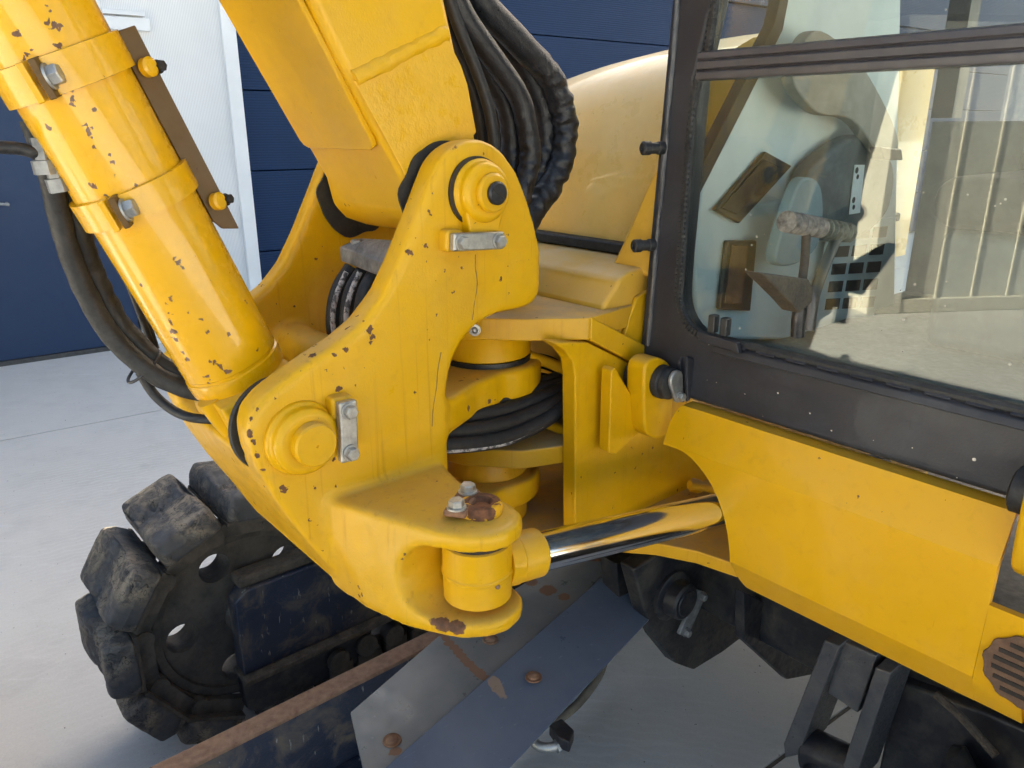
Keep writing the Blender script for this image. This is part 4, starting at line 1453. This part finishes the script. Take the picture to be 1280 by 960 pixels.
# ------------------------------------------------------------------ cab mounts (tilt hinges)
def mount(dy):
    mnt = empty('cab_mount', (0, dy, 0))
    mnt.parent = EX
    yo = -0.128
    o_ = catmull(px_outline([(805, 478), (808, 456), (822, 447), (838, 456), (843, 478), (841, 510), (838, 538), (824, 549), (808, 540), (805, 510)], y=yo), 5, True)
    bm = new()
    prism(bm, o_, (0, 0.050, 0))
    part('hinge_loop', bm, 'yellow', mnt, bevel=0.007, seg=3)
    c = L(825, 476, y=yo)
    bm = new()
    lathe(bm, c + Vector((0, -0.001, 0)), (0, -1, 0), [(0, 0.036), (0.014, 0.036), (0.017, 0.031), (0.021, 0.031), (0.023, 0.034), (0.030, 0.033), (0.033, 0.028)], 40)
    part('rubber_bush', bm, 'rubber', mnt)
    bm = new()
    lathe(bm, c + Vector((0, 0.051, 0)), (0, 1, 0), [(0, 0.036), (0.02, 0.036), (0.024, 0.030)], 32)
    part('rubber_bush', bm, 'rubber', mnt)
    e = c + Vector((0.012, -0.035, -0.026))
    bm = new()
    a_ = c + Vector((0.001, -0.034, 0.012))
    pts = []
    for k in range(13):
        an = R(20 + 180 * k / 12)
        pts.append(a_ + Vector((0.021 * math.cos(an), 0, 0.021 * math.sin(an))))
    for k in range(13):
        an = R(200 + 180 * k / 12)
        pts.append(e + Vector((0.0145 * math.cos(an), 0, 0.0145 * math.sin(an))))
    prism(bm, pts, (0, -0.010, 0))
    part('keeper_plate', bm, 'zinc', mnt, bevel=0.004, seg=2)
    bm = new()
    hexbolt(bm, e + Vector((0, -0.010, 0)), (0, -1, 0), 0.0095, 0.009)
    part('bolt', bm, 'zinc', mnt, smooth=25)
    bm = new()
    prism(bm, px_outline([(846, 452), (853, 441), (861, 444), (860, 492), (851, 503)], y=-0.150), (0, -0.008, 0))
    prism(bm, px_outline([(855, 444), (864, 447), (863, 494), (856, 502)], y=-0.176), (0, -0.008, 0))
    part('hinge_bracket', bm, 'black_paint', mnt, bevel=0.003)
    return mnt


mount(0.0)
mount(-0.745)

# ------------------------------------------------------------------ skirt below the cab
bm = new()
sk = [(0.435, 1.047), (0.402, 1.044), (0.370, 0.962), (0.366, 0.76), (0.408, 0.690), (0.445, 0.684),
      (0.445, 0.696), (0.413, 0.702), (0.378, 0.765), (0.382, 0.96), (0.408, 1.030), (0.435, 1.035)]
prism(bm, [Vector((x, -0.155, z)) for x, z in sk], (0, -0.648, 0))
skirt = part('front_skirt', bm, 'yellow_skirt')
bm = new()
ct = px_outline([(826, 553), (838, 557), (852, 562), (866, 572), (880, 588), (893, 608), (904, 634), (911, 660), (915, 690), (916, 725), (922, 742), (935, 752),
                 (935, 900), (700, 900), (700, 553)], x=0.375)
ct = [Vector((0.30, p.y, p.z)) for p in catmull(ct[:12], 5)[:-1] + ct[11:]]
prism(bm, ct, (0.30, 0, 0))
cut(skirt, bm)
bm = new()
tl = L(833, 507, x=0.375)
prism(bm, [Vector((0.3, y_, z_)) for y_, z_ in ((-0.10, 1.10), (-0.190, 1.10), (-0.186, 1.052), (-0.176, 1.047), (-0.166, 1.037), (-0.160, 1.024), (-0.1565, 1.008), (-0.152, 0.99), (-0.10, 0.99))], (0.3, 0, 0))
cut(skirt, bm)
skirt.data.shade_smooth()
b = skirt.modifiers.new('bevel', 'BEVEL')
b.width = 0.009
b.segments = 4
b.limit_method = 'ANGLE'
b.angle_limit = R(9)
b.harden_normals = True
# second panel beyond the right-hand mount
bm = new()
prism(bm, [Vector((x, -0.875, z)) for x, z in sk], (0, -0.20, 0))
part('front_skirt', bm, 'yellow_skirt', bevel=0.005)
bm = new()
sk2 = [(x, z) for x, z in sk if True]
prism(bm, [Vector((x + 0.001, -0.8035, z)) for x, z in ((0.366, 0.895), (0.366, 0.76), (0.372, 0.742), (0.408, 0.690), (0.445, 0.684), (0.445, 0.696), (0.413, 0.702), (0.383, 0.748), (0.378, 0.765), (0.380, 0.895))], (0, -0.0705, 0))
part('skirt_bridge', bm, 'yellow_skirt')
# round vent let into the skirt
vc = L(1283, 842, x=0.365)
bm = new()
pts = []
for k in range(44):
    an = k * 2 * math.pi / 44
    rr = 0.058 + (0.003 if k % 4 < 2 else 0.0)
    pts.append(Vector((0.3655, vc.y + rr * math.cos(an), vc.z + rr * math.sin(an))))
prism(bm, pts, (-0.006, 0, 0))
vg = part('skirt_vent', bm, 'grille_brown', bevel=0.002)
for k in range(6):
    zz = vc.z - 0.040 + 0.016 * k
    w_ = math.sqrt(max(0.05 ** 2 - (zz - vc.z) ** 2, 1e-5)) * 0.92
    bm = new()
    m_ = Matrix.Translation(Vector((0.3590, vc.y, zz)))
    box(bm, (-0.0008, -w_, -0.0035), (0.002, w_, 0.0035), m_)
    obj('vent_slot', bm, 'gap', vg)

# ------------------------------------------------------------------ right track
TR = empty('track')
TR.parent = EX
TCX, TCZ, TRAD = -0.215, 0.270, 0.345
Y0, Y1 = 0.79, 1.12


def make_pad(seed):
    bm = new()
    bmesh.ops.create_cube(bm, size=1.0)
    bmesh.ops.subdivide_edges(bm, edges=bm.edges[:], cuts=27, use_grid_fill=True)
    for v in bm.verts:
        x, y, z = v.co * 2
        k = 11.0
        nrm = (abs(x) ** k + abs(y) ** k + abs(z) ** k) ** (1 / k)
        x, y, z = x / nrm, y / nrm, z / nrm
        up = max(z, 0.0)
        p = Vector((x * 0.086 * (1 - 0.10 * up), y * (Y1 - Y0) / 2 * (1 - 0.07 * up), z * 0.040))
        q = Vector((p.x * 7, p.y * 7, p.z * 7 + seed * 5.1))
        p += 0.004 * mnoise.noise_vector(q)
        p += 0.0012 * mnoise.noise_vector(p * 70 + Vector((seed, 0, 0)))
        if z > 0.75:
            # the middle of the tread is torn open
            m_ = max(0.0, min(1.0, 1.35 - abs(y + 0.25 * math.sin(seed * 2.1)) * 2.3 + 0.5 * mnoise.noise(Vector((p.x * 18, p.y * 14, seed * 3.3)))))
            t_ = abs(mnoise.noise(Vector((p.x * 38, p.y * 26, seed * 1.7)))) + 0.6 * abs(mnoise.noise(Vector((p.x * 80, p.y * 60, seed * 4.7))))
            p.z -= m_ * (0.004 + 0.026 * t_)
        v.co = p
    return bm


pad_meshes = []
for s_ in range(5):
    bm = make_pad(s_ + 1)
    me = bpy.data.meshes.new('track_pad')
    bm.to_mesh(me)
    bm.free()
    me.materials.append(M['pad'])
    me.shade_smooth()
    pad_meshes.append(me)
link_bm = new()
for yy in (-0.115, 0.05):
    box(link_bm, (-0.085, yy - 0.014, -0.040), (0.085, yy + 0.014, 0.0))
    cylinder(link_bm, (0.05, yy - 0.02, -0.02), (0.05, yy + 0.02, -0.02), 0.026, 14)
box(link_bm, (-0.085, -(Y1 - Y0) / 2 + 0.01, 0.0), (0.085, (Y1 - Y0) / 2 - 0.01, 0.010))
link_me = bpy.data.meshes.new('chain_link')
link_bm.to_mesh(link_me)
link_bm.free()
link_me.materials.append(M['idler'])


def put_pad(x, z, ang, k):
    o_ = bpy.data.objects.new('track_pad', pad_meshes[k % 5])
    COL.objects.link(o_)
    o_.parent = TR
    o_.location = (x, (Y0 + Y1) / 2, z)
    o_.rotation_euler = (0, ang, 0)
    l_ = bpy.data.objects.new('chain_link', link_me)
    COL.objects.link(l_)
    l_.parent = TR
    l_.location = (x - 0.046 * math.sin(ang), (Y0 + Y1) / 2, z - 0.046 * math.cos(ang))
    l_.rotation_euler = (0, ang, 0)


k = 0
for th in (-9, 24, 57, 90, 123, 154):
    a_ = R(th)
    put_pad(TCX - TRAD * math.sin(a_), TCZ + TRAD * math.cos(a_), -a_, k)
    k += 1
for i in range(1, 11):
    put_pad(TCX + 0.06 + 0.196 * i, TCZ + TRAD, 0, k)
    put_pad(TCX - 0.12 + 0.196 * i, -0.073, math.pi, k + 2)
    k += 1
bm = new()
lathe(bm, Vector((TCX, 0.86, TCZ)), (0, 1, 0), [(0, 0.232), (-0.012, 0.235), (-0.014, 0.256), (-0.010, 0.261), (0.03, 0.262), (0.04, 0.24), (0.06, 0.24), (0.07, 0.262), (0.10, 0.262)], 64)
for v in bm.verts:
    pass
idl = part('idler_wheel', bm, 'idler', TR)
bm = new()
for k in range(5):
    an = R(198 + 72 * k - 14)
    c = Vector((TCX + 0.178 * math.cos(an), 0.7, TCZ + 0.178 * math.sin(an)))
    cylinder(bm, c, c + Vector((0, 0.5, 0)), 0.044, 24)
cut(idl, bm)
idl.data.shade_smooth()
idl.data.set_sharp_from_angle(angle=R(30))
bm = new()
lathe(bm, Vector((TCX, 0.835, TCZ)), (0, 1, 0), [(0, 0.05), (0.01, 0.06), (0.025, 0.06)], 32)
obj('hub', bm, 'idler', idl)
# box beam of the track frame with its flanges
bm = new()
prism(bm, [Vector((x, 0.765, z)) for x, z in ((-0.27, 0.365), (-0.235, 0.39), (1.6, 0.39), (1.6, 0.125), (-0.27, 0.125))], (0, 0.06, 0))
tf = part('track_frame', bm, 'navy_worn', TR, bevel=0.006)
bm = new()
box(bm, (-0.278, 0.735, 0.108), (1.6, 0.83, 0.124))
obj('flange', bm, 'mud', tf, bevel=0.003)
bm = new()
prism(bm, [Vector((x, 0.775, z)) for x, z in ((-0.275, 0.106), (-0.27, 0.0), (-0.235, -0.03), (0.06, -0.03), (0.13, 0.0), (0.16, 0.106))], (0, 0.05, 0))
obj('roller_guard', bm, 'black_under', tf, bevel=0.01, seg=3)
bm = new()
box(bm, (-0.25, 0.775, 0.3905), (1.6, 0.84, 0.425))
obj('mud_crust', bm, 'mud', tf, bevel=0.012, seg=3)
bm = new()
box(bm, (-0.05, 0.80, -0.06), (1.6, 1.0, 0.03))
for k in range(16):
    x_ = 0.02 + 0.1 * k
    cylinder(bm, (x_, 0.755, 0.03 + 0.01 * (k % 2)), (x_, 0.80, 0.03), 0.036, 14)
    box(bm, (x_ - 0.03, 0.765, -0.05), (x_ + 0.05, 0.799, 0.01))
obj('chain_run', bm, 'idler', tf, bevel=0.004)
bm = new()
box(bm, (-0.16, 0.68, -0.116), (1.6, 0.79, -0.06))
obj('belt_edge', bm, 'pad', tf, bevel=0.012, seg=3)
for k in range(5):
    bm = new()
    lathe(bm, Vector((0.30 + 0.26 * k, 0.80, 0.06)), (0, 1, 0), [(0, 0.035), (0.01, 0.06), (0.05, 0.065), (0.055, 0.085), (0.07, 0.085)], 28)
    obj('track_roller', bm, 'idler', tf)

# ------------------------------------------------------------------ dozer blade arm and its guard plate
arm_e = empty('blade_arm')
arm_e.parent = EX
bm = new()
box(bm, (-1.05, 0.232, -0.02), (0.62, 0.272, 0.392))
part('arm_beam', bm, 'navy_worn', arm_e, bevel=0.004)
bm = new()
box(bm, (-1.05, 0.226, 0.3925), (0.62, 0.276, 0.404))
part('rusty_edge', bm, 'rust_pale', arm_e, bevel=0.003)
bm = new()
box(bm, (-1.05, 0.16, 0.06), (0.2, 0.230, 0.20))
part('arm_foot', bm, 'navy_worn', arm_e, bevel=0.004)
bm = new()
bl = [(-1.20, -0.10), (-1.14, 0.0), (-1.115, 0.12), (-1.115, 0.24), (-1.14, 0.36), (-1.17, 0.42), (-1.155, 0.43), (-1.09, 0.40), (-1.055, 0.30), (-1.055, 0.06), (-1.10, -0.10)]
prism(bm, [Vector((x, -1.15, z)) for x, z in bl], (0, 2.75, 0))
part('unseen_dozer_blade', bm, 'navy_worn', arm_e, bevel=0.004)  # out of view; added to block light and darken the ground below
bm = new()
prism(bm, px_outline([(438, 890), (548, 795), (702, 700), (768, 702), (700, 774), (575, 880), (458, 980)], z=0.42), (0, 0, -0.008))
part('guard_plate', bm, 'plate', arm_e, bevel=0.0015, seg=1)
bm = new()
ptsB = [L(770, 706, z=0.432), L(812, 742, z=0.392), L(813, 772, z=0.380), L(590, 1010, z=0.372), L(452, 985, z=0.430)]
pl_n = (ptsB[1] - ptsB[0]).cross(ptsB[4] - ptsB[0]).normalized()
if pl_n.z < 0:
    pl_n = -pl_n
ptsB = [p - pl_n * (p - ptsB[0]).dot(pl_n) for p in ptsB]
prism(bm, ptsB, -pl_n * 0.008)
part('guard_plate', bm, 'plate_blue', arm_e, bevel=0.0015, seg=1)
for (px, py, zz, mt_) in ((613, 800, 0.421, 'rust_pale'), (667, 847, 0.418, 'rust'), (490, 926, 0.421, 'rust')):
    p = L(px, py, z=zz)
    bm = new()
    lathe(bm, p, (0, 0, 1), [(0, 0.0195), (0.003, 0.0185), (0.0035, 0.013), (0.008, 0.012), (0.011, 0.008), (0.012, 0.0001)], 28)
    part('bolt', bm, mt_, arm_e)
# hose and elbow under the plate
hose([(690, 905, -0.02), (722, 880, -0.03), (748, 845, -0.02), (758, 815, 0.02)], 0.011, 'seat', name='blade_hose')
bm = new()
q0 = L(676, 925, z=0.33)
tube(bm, [L(664, 918, z=0.34), L(672, 932, z=0.33), L(690, 934, z=0.33), L(706, 924, z=0.34)], 0.011, 12)
fit = part('elbow_fitting', bm, 'zinc')
bm = new()
lathe(bm, L(694, 934, z=0.33), L(704, 925, z=0.335) - L(690, 934, z=0.33), [(0, 0.015), (0.018, 0.015)], 6)
obj('fitting_nut', bm, 'zinc', fit, smooth=25)
bm = new()
prism(bm, px_outline([(686, 905), (702, 897), (718, 912), (712, 928), (698, 922)], z=0.36), (0, 0, -0.03))
part('fitting_block', bm, 'black_under', bevel=0.004)

# ------------------------------------------------------------------ undercarriage under the cab
und = empty('undercarriage')
und.parent = EX
UY = -0.03
bm = new()
pv = px_outline([(792, 712), (822, 694), (866, 700), (905, 722), (930, 745), (935, 792), (905, 815), (868, 838), (846, 830), (822, 800), (806, 765)], y=UY)
prism(bm, pv, (0, 0.05, 0))
part('pivot_bracket', bm, 'black_under', und, bevel=0.008, seg=3)
pc = L(838, 743, y=UY)
bm = new()
lathe(bm, pc + Vector((0, 0.002, 0)), (0, -1, 0), [(0, 0.070), (0.012, 0.070), (0.016, 0.064), (0.018, 0.052), (0.05, 0.050), (0.056, 0.044), (0.0562, 0.036), (0.060, 0.034)], 44)
part('pivot_pin', bm, 'black_under', und)
bm = new()
aa, bb = L(877, 745, y=UY - 0.045), L(857, 790, y=UY - 0.045)
dd = (bb - aa).normalized()
nn = Vector((-dd.z, 0, dd.x))
prism(bm, [aa - dd * 0.012 + nn * 0.024, bb + dd * 0.012 + nn * 0.024, bb + dd * 0.012 - nn * 0.024, aa - dd * 0.012 - nn * 0.024], (0, 0.012, 0))
part('lock_plate', bm, 'grey_steel', und, bevel=0.003)
for p in (aa, bb):
    bm = new()
    hexbolt(bm, p, (0, -1, 0), 0.011, 0.012)
    part('bolt', bm, 'grey_steel', und, smooth=25)
bm = new()
prism(bm, px_outline([(770, 705), (815, 690), (835, 700), (815, 735), (800, 790), (775, 770)], y=0.06), (0, 0.06, 0))
part('pivot_lug', bm, 'black_under', und, bevel=0.006)
# bracket of the blade lift cylinder
bm = new()
prism(bm, px_outline([(1030, 800), (1050, 808), (998, 944), (981, 948), (979, 930)], x=0.56), (0.13, 0, 0))
part('bracket_cheek', bm, 'grey_under', und, bevel=0.004)
bm = new()
prism(bm, px_outline([(1094, 834), (1114, 842), (1064, 990), (1042, 990)], x=0.56), (0.13, 0, 0))
part('bracket_cheek', bm, 'grey_under', und, bevel=0.004)
bm = new()
prism(bm, px_outline([(1050, 800), (1096, 820), (1072, 892), (1034, 866)], x=0.585), (0.10, 0, 0))
part('bracket_web', bm, 'grey_under', und, bevel=0.004)
bm = new()
ca, cb = L(1010, 935, x=0.60), L(1062, 960, x=0.60)
lathe(bm, ca, cb - ca, [(0, 0.045), (0.004, 0.05), (0.11, 0.05), (0.114, 0.045)], 32)
tube(bm, [ca.lerp(cb, 0.5), ca.lerp(cb, 0.5) + Vector((-0.2, 0.0, -0.16))], 0.038, 24)
part('blade_cylinder', bm, 'black_under', und)
bm = new()
box(bm, (0.75, -1.0, 0.30), (1.9, 0.62, 0.64))
part('centre_frame', bm, 'black_under', und, bevel=0.02, seg=3)
bm = new()
prism(bm, px_outline([(930, 740), (1040, 790), (1035, 840), (985, 850), (930, 800)], y=-0.22), (0, 0.03, 0))
part('frame_gusset', bm, 'black_under', und, bevel=0.006)
bm = new()
prism(bm, px_outline([(1120, 850), (1230, 890), (1300, 920), (1300, 1000), (1090, 1000)], x=0.72), (0.06, 0, 0))
part('left_gusset', bm, 'black_under', und, bevel=0.01)
bm = new()
tube(bm, [L(1170, 868, x=0.68), L(1205, 900, x=0.66), L(1245, 945, x=0.64)], 0.009, 10)
part('grease_pipe', bm, 'mud', und)
bm = new()
lathe(bm, L(1180, 985, x=0.62), (0.1, -1, 0.1), [(0, 0.09), (0.02, 0.095), (0.05, 0.06), (0.08, 0.055), (0.085, 0.04)], 36)
part('pivot_pin', bm, 'black_under', und)
bm = new()
lathe(bm, L(1290, 960, x=0.60), (0.1, -1, 0.1), [(0, 0.075), (0.02, 0.08), (0.06, 0.06)], 36)
part('hose_reel_boss', bm, 'rubber', und)

# ------------------------------------------------------------------ unseen left track, copied from the right one, added to shade the ground below
TR2 = TR.copy()
COL.objects.link(TR2)
TR2.parent = EX
TR2.location = (0.62, -2.20, 0)


def copy_tree(src, par):
    for ch in [o_ for o_ in bpy.data.objects if o_.parent == src]:
        n_ = ch.copy()
        COL.objects.link(n_)
        n_.parent = par
        copy_tree(ch, n_)


copy_tree(TR, TR2)
